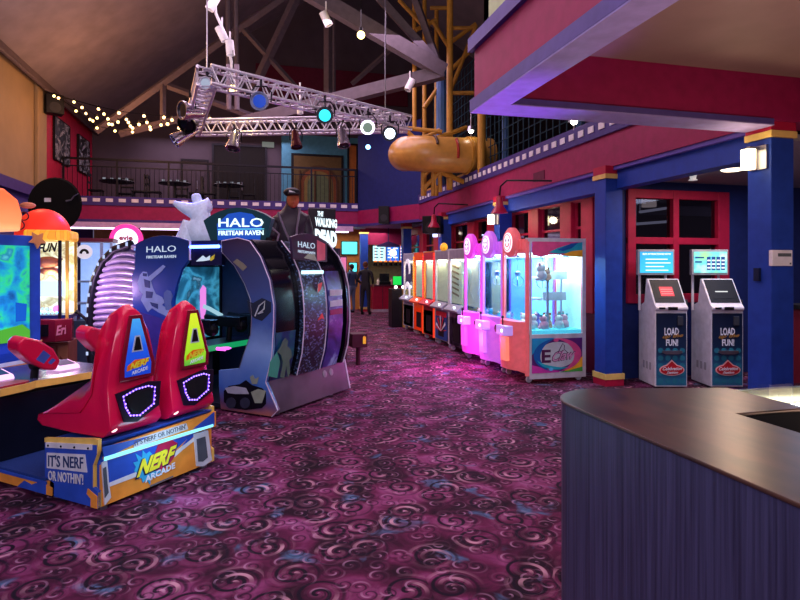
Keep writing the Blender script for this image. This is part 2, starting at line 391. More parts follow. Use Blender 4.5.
# near balcony over the entrance
struct(MB().box(1.8, 1.98, -5, 4.48, 2.98, 3.40).box(1.98, 9, 4.22, 4.48, 2.93, 3.40).build('beam_balcony', MAG))
LAV = M('periwinkle_paint', '#4e4488', .5)
struct(MB().box(1.77, 1.99, -5, 4.51, 2.89, 2.985).box(1.98, 4.58, 4.2, 4.51, 2.89, 2.94).build('trim_16', LAV))
struct(MB().box(1.772, 1.992, -5, 4.508, 2.88, 2.8895).box(1.992, 4.58, 4.198, 4.508, 2.88, 2.8895).build('trim_21', M('lavender_lit_underside', '#9488c4', .45)))  # paler lavender colour stands in for light on the beam underside
struct(MB().box(1.76, 1.9, -5, 4.53, 3.39, 3.5).box(1.8, 9, 4.4, 4.53, 3.39, 3.5).build('trim_17', LAV))
struct(MB().box(1.88, 2.0, -5, 4.47, 3.5, 6.4).box(1.88, 9, 4.37, 4.47, 3.5, 6.4).build('wall_balcony', M('light_green_paint', '#a4b487', .6)))
struct(MB().box(1.97, 9, -5, 4.23, 3.34, 3.39).build('ceiling_balcony', M('balcony_soffit', '#8a7270', .6, scale=2)))
struct(MB().box(4.9, 5.3, -5, 4.2, 2.93, 3.34).build('beam_right', M('deep_red_paint', '#7d1838', .55)))
# columns
def column(x, y, top=2.9, s=.26, nm='column'):
    o = struct(MB().box(x, x+s, y, y+s, .16, 2.79).build(nm, NAVY, bevel=.008))
    e = .012
    MB().box(x-e, x+s+e, y-e, y+s+e, 2.84, top+.06).box(x-e, x+s+e, y-e, y+s+e, 0, .09).build('red_band', RED, o)
    MB().box(x-e*1.6, x+s+e*1.6, y-e*1.6, y+s+e*1.6, 2.79, 2.85).box(x-e*1.6, x+s+e*1.6, y-e*1.6, y+s+e*1.6, .09, .165).build('yellow_band', YEL, o)
for (x, y) in ((4.61, 4.26), (4.61, 6.8), (4.61, 10.2), (4.61, 13.65), (4.6, 17.3)): column(x, y)
p = atY(361, 300, 20.4); column(p.x, 20.4)
p = atY(404, 300, 20.4); column(p.x, 20.4)
# concession: tan wall, magenta header
p0 = atY(340, 250, 21.6); p1 = atY(363, 250, 21.6)
struct(MB().box(p0.x-1.6, p1.x, 21.6, 21.7, 0, 3.02).build('wall_concession_left', M('orange_tan_paint', '#b07038', .6)))
p0 = atY(366, 250, 20.7); p1 = atY(410, 250, 20.7)
struct(MB().box(p0.x, p1.x, 20.75, 20.85, 2.42, 3.02).build('trim_18', MAG))
struct(MB().box(p0.x-.2, p1.x+.5, 23.3, 23.4, 0, 3.02).build('wall_concession', M('cream_tile', '#d9d49a', .5)))
# balcony wall details: doors, teal wall
def ywall(px0, px1, py0, py1, Y): a = atY(px0, py1, Y); b = atY(px1, py0, Y); return a.x, b.x, a.z, b.z
x0, x1, z0, z1 = ywall(290, 357, 137, 205, 21.7)
struct(MB().box(x0-.3, x1+.5, 21.7, 21.99, 3.5, 6.5).build('wall_teal', TEAL))
def door(n, px0, px1, py0, Y, mat, panels=1):
    x0, x1, _, z1 = ywall(px0, px1, py0, 200, Y)
    o = struct(MB().box(x0, x1, Y-.05, Y, 3.5, z1).build('door_%d' % n, mat))
    c = MB().box(x0-.07, x0, Y-.08, Y, 3.5, z1+.07).box(x1, x1+.07, Y-.08, Y, 3.5, z1+.07).box(x0, x1, Y-.08, Y, z1, z1+.07)
    if panels > 1: c.box((x0+x1)/2-.02, (x0+x1)/2+.02, Y-.07, Y, 3.5, z1)
    c.build('door_frame', darkmetal, o)
    MB().tube(((x0+x1)/2+.08, Y-.1, 4.4), ((x0+x1)/2+.08, Y-.1, 4.7), .02).tube(((x0+x1)/2+.08, Y-.1, 4.42), ((x0+x1)/2+.08, Y-.04, 4.42), .015).build('door_handle', steel, o)
door(1, 214, 265, 148, 22.0, M('dark_door', '#0c080a', .7), 2)
door(2, 183, 207, 162, 22.0, M('mauve_door', '#3a303c', .5))
door(3, 349, 356, 146, 21.69, M('orange_door', '#a8642c', .5))

# ------------------------------------------------------------------ rotated arcade games
# game with two red seats facing a screen at the left
NF = Frame((-.957, 4.133), 41)
ORG = M('orange_panel', '#e8923a', .4); BLU = M('royal_blue_panel', '#2b50b8', .4); YTR = M('yellow_trim', '#e8c060', .35)
SEAT = M('glossy_red_shell', '#d41046', .25, vary=.04); GREYP = M('grey_panel', '#8d94a8', .4)
CYAN = E('cyan_led', '#6fd8ff', 3.2)
nerf = thing('shooting_arcade_game', 'arcade shooting game with two glossy red seats on a blue and orange lettered bench', 'arcade game', (NF.o.x, NF.o.y, 0), NF.rz)
# bench: end profile in (t,z), swept along s
MB().prism([(.02, .10), (.02, .30), (.07, .37), (-.01, .455), (.55, .405), (.55, .17), (.5, .14), (.5, .10)], 'x', .03, 1.0).build('bench', BLU, nerf, bevel=.006)
MB().prism([(0, .03), (0, .13), (.045, .155), (.045, .30), (-.0, .40), (-.0, .475), (.03, .478), (.56, .415), (.56, .385), (.05, .435), (.045, .40), (.075, .31), (.075, .14), (.08, .03)], 'x', 0, .025).build('bench_trim', YTR, nerf)
MB().prism([(0, .03), (0, .13), (.045, .155), (.045, .30), (-.0, .40), (-.0, .475), (.03, .478), (.56, .415), (.56, .385), (.05, .435), (.045, .40), (.075, .31), (.075, .14), (.08, .03)], 'x', 1.005, 1.03).build('bench_trim', YTR, nerf)
pn = MB().prism([(.0, .03), (.0, .14), (.05, .16), (.05, .30), (.01, .38), (.01, .44), (.55, .385), (.55, .15), (.45, .12), (.45, .03)], 'x', -.004, .02).build('side_panel', BLU, nerf)
MB().prism([(.05, .44), (.05, .405), (.53, .355), (.53, .39)], 'x', -.012, 0).build('panel_strip', white, pn)
for t in (.08, .22, .36, .5): MB().ball((-.013, t, .42-.093*t), .008, 8, 5).build('bolt', darkmetal, pn)
MB().prism([(.12, .365), (.52, .32), (.52, .215), (.10, .25)], 'x', -.01, 0).build('lettering_plate', white, pn)
text("IT'S NERF", M('navy_ink', '#223a6c', .5), pn, (-.012, .50, .23), (-.012, .13, .27), (-.012, .50, .31), name='lettering', bold=.012)
text("OR NOTHIN'!", white, pn, (-.012, .50, .135), (-.012, .13, .165), (-.012, .50, .205), name='lettering', bold=.015)
MB().prism([(0, .03), (0, .11), (.09, .145), (.10, .11), (.06, .085), (.06, .03)], 'x', -.01, 0).build('orange_corner', ORG, pn)
MB().prism([(.55, .03), (.55, .10), (.47, .085), (.47, .03)], 'x', -.008, 0).build('orange_corner', ORG, pn)
# rear panel with artwork, facing the aisle
rp = MB().box(.03, 1.0, .0, .03, .03, .30).build('rear_panel', ORG, nerf)
def onT(pxs, v=0.0, fr=NF): return [fr.T(px, py, v) for px, py in pxs]
def onS(pxs, v=0.0, fr=NF): return [fr.S(px, py, v) for px, py in pxs]
nY = (0, -1, 0); nX = (-1, 0, 0)
MB().slab(onT([(106, 456), (196, 430), (163, 462), (108, 484)]), .003, nY).build('blue_art', BLU, rp)
MB().slab(onT([(182, 446), (196, 427), (205, 424), (190, 440)]), .003, nY).build('blue_art', BLU, rp)
MB().slab(onT([(108, 483), (163, 461), (182, 446), (205, 430), (205, 432), (182, 450), (164, 466), (108, 487)]), .006, nY).build('white_stripe', white, rp)
MB().slab([(.06, .055, .30), (.98, .055, .30), (.98, .0, .40), (.06, .0, .40)], .004, (0, -.9, -.4)).build('upper_art', ORG, rp)
up = MB().slab(onT([(102, 448), (214, 411), (214, 426), (106, 460)]), .02, nY).build('slanted_panel', ORG, nerf)
MB().slab(onT([(102, 447), (150, 436), (104, 459)], -.022), .004, nY).build('blue_art', BLU, up)
MB().slab(onT([(193, 429), (214, 412), (214, 425)], -.022), .004, nY).build('blue_art', BLU, up)
MB().slab(onT([(133, 440), (186, 423), (188, 429), (134, 448)], -.022), .003, nY).build('lettering_plate', offw, up)
text("IT'S NERF OR NOTHIN'", M('grey_ink', '#6a6670', .5), up, *onT([(135, 446), (186, 428.5), (134.4, 441)], -.0265), name='lettering', bold=.01)
MB().slab(onT([(104, 457), (213, 424), (213, 426.5), (104, 461)], -.024), .004, nY).build('light_strip', E('bench_light_strip', '#78d0f8', 1.1), up)
# splash and big lettering
def blob(cx, cy, rx, ry, n, jag, v, fr=NF, seed=1):
    rr = random.Random(seed); out = []
    for k in range(n):
        a = 2*PI*k/n; j = 1+(jag if k % 2 else -jag)*rr.random(); out.append((cx+rx*math.cos(a)*j, cy+ry*math.sin(a)*j))
    return onT(out, v, fr)
MB().slab(blob(146, 467, 12, 15, 24, .3, -.003, seed=2), .004, nY).build('cyan_splash', M('cyan_print', '#3aa8d8', .4), rp)
MB().slab(onT([(158, 445), (172, 440), (177, 443), (174, 457), (166, 468), (148, 473)], -.005), .004, nY).build('red_burst', M('crimson_print', '#b8244c', .4), rp)
ink = M('dark_ink', '#16264e', .5)
text('NERF', ink, rp, *onT([(135, 480), (174, 462), (139.5, 460)], -.010), name='lettering', shear=.15, bold=.07)
text('NERF', M('logo_yellow', '#f2e23a', .35), rp, *onT([(136.5, 478), (173, 461), (141, 460)], -.014), name='lettering', shear=.15, bold=.045)
text('ARCADE', M('logo_white', '#dfe6f4', .4), rp, *onT([(145, 483), (175, 468), (145, 476.5)], -.012), name='lettering', bold=.03)
MB().slab(onT([(150, 487), (173, 477), (173, 475.6), (150, 485.4)], -.004), .004, nY).build('small_print', M('grey_ink', '#6a6670', .5), rp)
for (a, b, nm) in (((97, 468), (110, 510), 0), ((193, 435), (206, 466), 1)):
    if nm == 0: pts = [(101, 463), (106, 460), (108, 484), (110, 497), (104, 505)]
    else: pts = [(193, 434), (207, 430), (211, 460), (203, 466), (196, 466)]
    MB().slab(onT(pts), .012, nY).build('corner_bracket', M('white_metal', '#c9ccd8', .3), nerf)
    q = [(sum(p[0] for p in pts)/5, sum(p[1] for p in pts)/5)]
    MB().slab(onT([(q[0][0]+(p[0]-q[0][0])*.62, q[0][1]+(p[1]-q[0][1])*.7) for p in pts], -.012), .004, nY).build('grey_insert', M('grille_grey', '#4a525e', .5), nerf)
for (s_, t_) in ((.06, .04), (.95, .04), (.06, .5), (.95, .5)):
    MB().lathe([(.03, 0), (.03, .02), (.012, .025), (.012, .11)], (s_, t_, 0), 12).build('levelling_foot', steel, nerf)
# step with tread and orange skirt
MB().box(.0, 1.02, .55, 1.98, .10, .135).build('foot_deck', M('tread_blue', '#233a7a', .5, bump=.6, scale=60), nerf, bevel=.004)
sk = MB().box(-.005, .02, .53, 1.98, .03, .115).build('deck_skirt', ORG, nerf)
MB().box(-.010, 0, .53, 1.98, .098, .116).slab([(-.006, .53, .03), (-.006, .86, .03), (-.006, .78, .085), (-.006, .7, .07), (-.006, .62, .10), (-.006, .53, .10)], .004, nX).build('blue_art', BLU, sk)
# seats
def seat(s0, panelmat, name_label):
    prof = [(.06, 1.345), (.13, 1.30), (.14, 1.17), (.12, 1.08), (.145, .92), (.185, .74), (.25, .61), (.72, .555), (.76, .50), (.70, .47), (.35, .47), (.02, .47), (-.05, .53), (-.045, .66), (-.005, .80), (-.025, 1.0), (-.02, 1.2), (.01, 1.31)]
    hw = [.075, .11, .165, .20, .205, .20, .215, .205, .19, .195, .215, .21, .205, .20, .185, .17, .135, .09]
    n = len(prof); vs = []; fs = []
    ks = [-1, -.96, -.75, -.3, .3, .75, .96, 1]
    for k in ks:
        for i, (t, z) in enumerate(prof):
            e = abs(k); cx_ = .12 if z > .62 else .3
            f_ = 1-.3*max(0, (e-.7)/.3)**2 if z > .6 else 1-.12*max(0, (e-.6)/.4)**2
            wz = z if z < 1.2 else z-.05*e*e
            # recessed sitting hollow between side wings
            hol = 0
            if i in (3, 4, 5) and e < .7: hol = -.06
            vs.append((s0+k*hw[i], .06+(t-.06+hol)*(f_ if z > .62 else 1), wz-(.05 if i == 6 and e < .7 else 0)))
    m = len(ks)
    for a in range(m-1):
        for i in range(n): fs.append((a*n+i, a*n+(i+1) % n, (a+1)*n+(i+1) % n, (a+1)*n+i))
    fs += [tuple(range(n))[::-1], tuple(range((m-1)*n, m*n))]
    o = MB().add(vs, fs).build('seat', SEAT, nerf, smooth=True, sub=2, crease=.55)
    # back spine panel (raised frame, coloured insert, oval grip hole, lettering)
    def tb(z): return -.028 if z > .85 else -.028+(.85-z)*.06
    def on(pts, off): return [(s0+a, tb(z)-off, z) for a, z in pts]
    MB().slab(on([(-.055, 1.27), (.045, 1.27), (.155, .93), (.15, .83), (-.13, .83), (-.125, .93)], .004), .012, nY).build('spine_frame', M('dark_red_shell', '#7c0a26', .25), o, bevel=.004)
    pi = MB().slab(on([(-.035, 1.245), (.02, 1.245), (.115, .93), (.11, .855), (-.095, .855), (-.095, .92)], .016), .006, nY).build('spine_panel', panelmat, o)
    MB().slab(on([(-.02, 1.13), (.02, 1.13), (.045, 1.02), (-.045, 1.02)], .022), .004, nY).build('grip_rim', M('silver_rim', '#b8c4d8', .3), pi)
    MB().slab(on([(-.012, 1.12), (.012, 1.12), (.032, 1.03), (-.032, 1.03)], .026), .002, nY).build('grip_hole', black, pi)
    MB().slab(on([(-.085, .895), (.09, .94), (.095, .965), (-.02, .965), (-.08, .93)], .022), .003, nY).build('logo_burst', M('logo_orange', '#f07818', .35), pi)
    text('NERF', M('logo_yellow', '#f2e23a', .35), pi, (s0-.065, -.056, .90), (s0+.085, -.056, .925), (s0-.055, -.056, .945), name='lettering', shear=.15, bold=.03)
    text('ARCADE', M('logo_white', '#dfe6f4', .4), pi, (s0-.05, -.056, .865), (s0+.08, -.056, .885), (s0-.05, -.056, .89), name='lettering', bold=.02)
    # speaker with ring of violet leds
    hexa = [(-.175, .76), (.09, .80), (.19, .785), (.165, .62), (-.02, .545), (-.12, .565)]
    MB().slab([(s0+a, -.048-(.012 if z < .7 else 0), z) for a, z in hexa], .012, nY).build('speaker_panel', M('plum_black', '#1a0a22', .4), o)
    ring = []
    hx = [(-.12, .735), (-.02, .765), (.08, .77), (.135, .75), (.115, .64), (.0, .585), (-.075, .60), (-.11, .66)]
    MB().slab([(s0+a*.8, -.062-(.012 if z < .7 else 0), .675+(z-.675)*.8) for a, z in hx], .004, nY).build('speaker_grille', black, o)
    c = MB(); m_ = len(hx)
    for i in range(m_):
        p, q = hx[i], hx[(i+1) % m_]; L_ = math.hypot(p[0]-q[0], p[1]-q[1]); k_ = max(2, round(L_/.026))
        for k in range(k_):
            a = p[0]+(q[0]-p[0])*k/k_; z = p[1]+(q[1]-p[1])*k/k_; c.ball((s0+a, -.064-(.012 if z < .7 else 0), z), .0065, 6, 4)
    c.build('led_ring', E('violet_led', '#9a78ff', 2.2), o)
    c = MB(); c.path([Vector((s0+a, -.06-(.012 if z < .7 else 0), z)) for a, z in hx], .005, 6, closed=True); c.build('led_tube', E('violet_glow', '#5a30d8', 1.6), o)
    MB().lathe([(.0, .012), (.02, .008), (.026, 0)], (s0-.17, -.03, .53), 12, zdir((-.5, -1, -.1))).build('marker_lamp', E('pink_lamp', '#ffb0b8', 2), o)
seat(.26, ramp_mat('blue_to_cyan', [(.9, '#0c38b4'), (1.12, '#1450d0'), (1.35, '#48b8f0')], 'z', 6, distort=.12, emit=.35), '')
seat(.775, ramp_mat('lime_panel', [(.88, '#208a38'), (1.02, '#88cc20'), (1.3, '#d0e828')], 'z', 6, distort=.15, emit=.4), '')
# console with desk
con = MB().box(.0, 1.05, 1.18, 1.6, .135, .62).build('console', M('console_black', '#0c1020', .35, bump=.1), nerf, bevel=.01)
MB().slab([(-.006, 1.32, .30), (-.006, 1.20, .30), (-.006, 1.20, .42), (-.006, 1.32, .42)], .003, nX).build('warning_plate', M('label_yellow', '#d8d060', .5), con)
MB().slab([(-.009, 1.30, .36), (-.009, 1.22, .36), (-.009, 1.26, .40)], .002, nX).slab([(-.009, 1.275, .33), (-.009, 1.245, .33), (-.009, 1.245, .365), (-.009, 1.275, .365)], .002, nX).build('arrow_mark', black, con)
dk = MB().prism([(.0, 1.08), (.22, 1.12), (.30, 1.16), (.80, 1.12), (1.05, 1.10), (1.08, 2.05), (.0, 2.05)], 'z', .655, .70).build('desk', M('desk_grey_violet', '#413a5a', .25), nerf, bevel=.006)
MB().prism([(-.006, 1.07), (.22, 1.11), (.30, 1.15), (.80, 1.11), (1.056, 1.09), (1.056, 1.10), (.80, 1.12), (.30, 1.16), (.22, 1.12), (-.006, 1.08)], 'z', .65, .705).build('desk_edge', YTR, dk)
MB().prism([(.02, 1.12), (.22, 1.15), (.28, 1.2), (.25, 1.3), (.02, 1.3)], 'z', .70, .712).build('red_pad', M('red_pad', '#b01030', .3), dk)
for (a, b) in ((.10, 1.42), (.66, 1.42)):
    MB().prism([(b, .70), (b+.18, .70), (b+.18, .77), (b+.02, .735)], 'x', a, a+.2).build('button_box', E('pink_white_glow', '#f0b0e8', 1.1), dk, bevel=.008)
    MB().slab([(a+.03, b+.03, .742), (a+.17, b+.03, .742), (a+.17, b+.15, .768), (a+.03, b+.15, .768)], .004, (0, -.2, 1)).build('button_screen', E('dark_screen_blue', '#182850', .8), dk)
for k, (a, z) in enumerate(((.50, .90), (1.06, .93))):
    R_ = Matrix.Rotation(.55, 3, 'Y') @ Matrix.Rotation(.2, 3, 'Z')
    g = MB().prism([(-.17, -.05), (-.21, .0), (-.19, .055), (-.06, .085), (.08, .08), (.19, .03), (.20, -.045), (.1, -.08), (-.04, -.075)], 'y', -.06, .06)
    g.v = [tuple(R_ @ Vector(v)*1.12+Vector((a-.12, 1.30, z))) for v in g.v]
    go = g.build('blaster', SEAT, nerf, bevel=.02, seg=3)
    c = MB(); c.prism([(-.02, -.05), (.07, -.05), (.09, .03), (.0, .04)], 'y', -.068, -.058); c.prism([(.10, -.03), (.14, -.03), (.16, .02), (.12, .02)], 'y', -.068, -.058)
    c.v = [tuple(R_ @ Vector(v)+Vector((a-.12, 1.30, z))) for v in c.v]
    c.build('blaster_badge', M('badge_blue', '#3a5ab8', .3) if k == 0 else M('logo_yellow', '#f2e23a', .35), go)
    MB().tube((a-.10, 1.34, .70), (a-.10, 1.31, z-.06), .03, 10).ball((a-.10, 1.32, z-.09), .055).build('blaster_mount', black, nerf)
MB().path([(-.01, 1.62, .17), (-.01, 1.52, .35), (-.01, 1.50, .55), (-.01, 1.55, .68), (-.01, 1.62, .72)], .012, 8).build('neon_curve', E('cyan_neon', '#60d8ff', 5), nerf)
# display cabinet
cab = MB().prism([(2.2, .14), (2.2, .50), (2.28, .55), (2.2, .80), (2.2, 1.90), (2.6, 1.90), (2.6, .14)], 'x', .0, .985).build('display_cabinet', BLU, nerf, bevel=.006)
MB().slab([(.02, 2.195, .56), (.98, 2.195, .56), (.98, 2.195, .70), (.02, 2.195, .66)], .006, nY).build('orange_art', ORG, cab)
MB().slab([(.02, 2.195, .655), (.98, 2.195, .695), (.98, 2.195, .73), (.02, 2.195, .69)], .008, nY).build('white_stripe', white, cab)
sm = ramp_mat('game_screen_ocean', [(.3, '#0a3a70'), (.42, '#1078b0'), (.5, '#18a8a0'), (.56, '#28c070'), (.62, '#1a7a98'), (.75, '#60d0c0')], 'noise', 5, 4, emit=.45, distort=.3)
sn = MB().slab([(.06, 2.19, .90), (.87, 2.19, .90), (.87, 2.19, 1.80), (.06, 2.19, 1.80)], .006, nY).build('screen', sm, nerf)
MB().slab([(.06, 2.18, .90), (.87, 2.18, .90), (.87, 2.18, 1.0), (.8, 2.18, 1.06), (.6, 2.18, 1.02), (.3, 2.18, 1.08), (.06, 2.18, 1.04)], .003, nY).build('screen_grass', E('screen_green', '#4aa030', .7), sn)
MB().slab([(.06, 2.178, 1.02), (.54, 2.178, 1.02), (.57, 2.178, 1.1), (.57, 2.178, 1.55), (.54, 2.178, 1.6), (.06, 2.178, 1.6)], .003, nY).build('screen_window', E('screen_blue', '#1468e0', .9), sn)
MB().slab([(.74, 2.178, 1.09), (.83, 2.178, 1.09), (.84, 2.178, 1.25), (.74, 2.178, 1.27)], .003, nY).build('screen_window', E('screen_blue_dark', '#0a48a8', .9), sn)
for (zz, aa) in ((1.86, .93), (.83, .92)):
    pts = [(aa+.085*math.cos(PI*2*k/10+.3)*(1 if k % 2 else .5), 2.17, zz+.085*math.sin(PI*2*k/10+.3)*(1 if k % 2 else .5)) for k in range(10)]
    MB().slab(pts, .02, nY).build('star_bracket', M('tan_orange', '#d8905a', .4), nerf)
mq = MB().prism([(.0, 1.93), (.0, 2.28), (.25, 2.34), (.60, 2.31), (.72, 2.22), (.76, 2.08), (.74, 1.93)], 'y', 2.1, 2.45).build('marquee', ramp_mat('marquee_glow', [(1.9, '#ffd890'), (2.05, '#ff9058'), (2.3, '#ff6a3a')], 'z', 3, distort=.1, emit=.5), nerf, bevel=.02)
MB().slab([(.0, 2.09, 2.08), (.30, 2.09, 2.12), (.52, 2.09, 2.30), (.25, 2.09, 2.335), (.0, 2.09, 2.27)], .006, nY).build('marquee_band', E('marquee_blue', '#3a78d0', .8), mq)
light('POINT', 'console_glow', NF.m @ Vector((.2, 1.9, 1.1)), 8, '#6090ff', .2)
light('POINT', 'bench_glow', NF.m @ Vector((.45, -.3, .36)), 2.5, '#a0e0ff', .1)

# ------------------------------------------------------------------ big walk-in shooter cabinet
HF = Frame((.236, 6.26), 41.2)
def hS(p, v=0.0): return onS(p, v, HF)
def hT(p, v=0.0): return onT(p, v, HF)
halo = thing('theatre_arcade_cabinet', 'large dark blue walk-in arcade cabinet with curved canopy and two wing panels lettered HALO', 'arcade game', (HF.o.x, HF.o.y, 0), HF.rz)
wing = ramp_mat('wing_print', [(.1, '#c8743c'), (.28, '#6a5078'), (.5, '#4478c8'), (.85, '#86acdc'), (1.15, '#3c5490'), (1.6, '#3c3c68'), (2.1, '#2c2640')], 'z', 2.5, distort=.35, rough=.3)
EDGE = M('pale_edge_trim', '#d8c8e4', .3)
WR = [(223, 241), (223, 252), (236, 266), (246, 284), (252, 300), (253, 316), (252, 334), (245, 354), (240.5, 368), (220, 370), (220, 385), (222, 410), (273, 418.5), (279, 410), (267, 382), (273, 356), (275, 322), (275, 305), (271, 280), (262, 257), (251, 241), (239, 238)]
pts = [(p.y, p.z) for p in hS(WR)]; pts[11] = (pts[11][0], .02); pts[12] = (pts[12][0], .02)
wr = MB().prism(pts, 'x', -.02, .02).build('wing_panel', wing, halo, bevel=.004)
MB().path([(-.022, p.y, max(p.z, .02)) for p in hS(WR[12:]+WR[:1])], .006, 6).build('edge_light', EDGE, wr)
MB().path([(-.022, p.y, p.z) for p in hS(WR[:9])], .004, 6).build('edge_strip', steel, wr)
def decal(pxs, mat, par, v, nm='picture', th=.003, S=True):
    return MB().slab((hS if S else hT)(pxs, v), th, nX if S else nY).build(nm, mat, par)
# buggy picture at the foot of the wing
dk_ = M('print_black', '#0c0e18', .4); pale = M('print_grey_green', '#9aa890', .5); paleb = M('print_pale_blue', '#9ab4e0', .5)
decal([(224, 391), (229, 386), (240, 384), (246, 380), (252, 385), (262, 388), (266, 392), (266, 404), (262, 408), (246, 410), (232, 408), (224, 402)], dk_, wr, -.022, 'vehicle_picture')
decal([(225, 388), (234, 386), (246, 388), (249, 394), (236, 394), (228, 393)], M('print_white', '#b8c0c8', .5), wr, -.026, 'vehicle_hood')
decal([(251, 392), (258, 389), (266, 391), (262, 403), (255, 403)], pale, wr, -.026, 'vehicle_side')
for cx_ in (231, 245):
    decal([(cx_+5*math.cos(a*PI/6), 403+5.5*math.sin(a*PI/6)) for a in range(12)], M('print_dark_grey', '#33384a', .6), wr, -.027, 'wheel_picture')
decal([(250, 377), (253, 375), (255, 379), (259, 377), (257, 384), (252, 384)], pale, wr, -.026, 'gunner_picture')
decal([(233, 262), (237, 259), (243, 263), (247, 267), (243, 271), (239, 267)], M('print_dull_gold', '#7f7a62', .5), wr, -.022, 'aircraft_picture')
decal([(247, 300), (253, 303), (262, 298), (271, 302), (271, 312), (262, 321), (254, 318), (249, 312)], M('print_charcoal', '#23242c', .4), wr, -.022, 'screen_picture')
MB().path(hS([(255, 316), (259, 306), (265, 301), (264, 309), (258, 314), (263, 312)], -.028), .008, 5).build('aircraft_outline', M('print_silver', '#c8d0d0', .4), wr)
# left wing
WL = [(137, 244), (142, 241), (153, 237), (163, 235.4), (172, 236), (180, 237.5), (190, 241), (190, 260), (183, 269), (178, 284), (175, 298), (173, 320), (176, 345), (182, 372), (150, 400), (134, 372), (134, 300), (133, 276), (136, 269)]
pts = [(p.y, p.z) for p in hS(WL)]; pts[13] = (1.15, .02); pts[14] = (1.6, .02); pts[15] = (2.1, .02)
navyp = ramp_mat('navy_print', [(.3, '#6a2a8a'), (.95, '#4038a0'), (1.3, '#1c50bc'), (1.9, '#1a3c80'), (2.3, '#1c3054')], 'z', 3, distort=.35, rough=.3)
wl = MB().prism(pts, 'x', -.02, .02).build('wing_panel', navyp, halo, bevel=.004)
MB().path(hS([(190, 241), (190, 260)], -.022), .012, 6).build('edge_light', EDGE, wl)
WHT = E('white_lettering_glow', '#c8d8f0', .55)
text('HALO', WHT, wl, *hS([(146.5, 252.5), (176, 251.5), (146.5, 246.5)], -.021), name='lettering', bold=-.002)
text('FIRETEAM RAVEN', WHT, wl, *hS([(146.5, 258.6), (176, 257.8), (146.5, 255.8)], -.021), name='lettering', bold=.01)
# two armoured soldiers printed on the wing
armor = [(138, 282), (140, 275), (143, 271.5), (147, 272), (148, 277), (152, 274), (158, 269), (163, 265), (165.5, 266.5), (162, 271), (155, 277), (151, 281), (153, 288), (156, 294), (162, 297), (165, 302), (162, 305), (168, 309), (172, 312), (172, 320), (166, 316), (158, 312), (152, 308), (148, 312), (144, 305), (141, 300), (143, 294), (139, 290)]
decal(armor, paleb, wl, -.022, 'soldier_picture')
decal([(164, 301), (164, 293), (167, 290), (171, 291), (173, 296), (171, 303), (172, 310), (166, 310)], M('print_slate_blue', '#5a78b0', .5), wl, -.024, 'soldier_picture')
for q in ([(144, 279), (150, 281), (150, 288), (145, 287)], [(146, 291), (153, 292), (152, 298), (146, 298)], [(150, 302), (158, 304), (158, 309), (152, 306)], [(143, 273), (147, 273.6), (146.6, 276.5), (143, 276)]):
    decal(q, M('print_dark_blue', '#23407c', .5), wl, -.026, 'armour_shadow')
decal([(140, 312), (150, 315), (160, 318), (172, 322), (172, 345), (136, 345)], M('print_violet', '#43389a', .5), wl, -.022, 'smoke_picture')
# header with blue tube between the wings
hd = MB().prism([(.72, 1.62), (1.19, 1.62), (1.19, 1.90), (.72, 1.90)], 'x', .0, .06).build('header', M('header_navy', '#0c1030', .3), halo)
MB().tube((-.02, .74, 1.83), (-.02, 1.18, 1.83), .018, 8).build('neon_tube', E('blue_neon', '#4a70ff', 7), hd)
MB().slab(hS([(196, 261.5), (203, 255.5), (206, 258), (210, 255.5), (210, 260), (204, 261)], -.002), .003, nX).build('emblem', WHT, hd)
MB().slab(hS([(209, 259), (215, 254), (214, 259), (211, 261)], -.002), .003, nX).build('emblem_wing', M('logo_yellow', '#f2e23a', .35), hd)
# body, screen and back
MB().box(.05, 1.5, 2.12, 2.5, .0, 1.88).build('screen_housing', blackm, halo, bevel=.01)
MB().box(.04, 1.5, .35, 2.12, 1.84, 1.9).build('canopy_roof', blackm, halo)
MB().box(1.42, 1.48, .1, 2.12, .0, 1.84).build('inner_wall', M('inner_grey', '#23283c', .6), halo)
scm = ramp_mat('game_screen_ice', [(.3, '#08202c'), (.44, '#1a5468'), (.52, '#3c8ca0'), (.6, '#16404c'), (.72, '#9ac8d8')], 'noise', 2.2, 6, emit=.5, distort=.6)
a = HF.T(226, 290, 2.1)
sc_ = MB().box(.03, min(a.x, 1.38), 2.09, 2.12, .62, 1.60).build('screen', scm, halo)
MB().box(.02, min(a.x, 1.38)+.08, 2.07, 2.10, 1.60, 1.68).box(min(a.x, 1.38), min(a.x, 1.38)+.1, 2.07, 2.10, .6, 1.6).build('screen_frame', black, sc_)
MB().slab(hT([(200, 290), (203, 285), (206, 288), (206, 310), (202, 326), (200, 310)], 2.08), .003, nY).build('screen_beam', E('screen_pink', '#c070c0', .9), sc_)
MB().path(hT([(203, 306), (210, 309), (217, 313), (225, 317)], 2.08), .03, 6).build('screen_limb', E('screen_silver', '#90b8c8', .7), sc_)
cs = MB().box(.06, 1.4, 1.15, 1.62, .60, .66).build('control_deck', M('deck_dark', '#14142a', .3), halo, bevel=.01)
MB().box(.2, .45, 1.3, 1.55, .02, .6).build('deck_support', M('slate_carpet_side', '#2c3242', .8), cs)
MB().box(.05, 1.4, 1.13, 1.15, .60, .665).build('green_light_strip', E('green_led', '#18a868', .45), cs)
MB().lathe([(.05, 0), (.075, .012), (.05, .024)], (.35, 1.0, .62), 16).tube((.35, 1.0, .62), (.35, 1.15, .62), .02).build('pink_ring', E('magenta_led', '#e050d8', 1.6), cs)
for s_ in (.28, .78, 1.2):
    g = MB().tube((s_, 1.35, .66), (s_, 1.33, .86), .04, 8).box(s_-.07, s_+.07, 1.1, 1.5, .84, .97).tube((s_, 1.48, .92), (s_, 1.75, .95), .035, 8).ball((s_, 1.15, .86), (.08, .1, .09), 8, 6).build('mounted_gun', black, halo, bevel=.01)
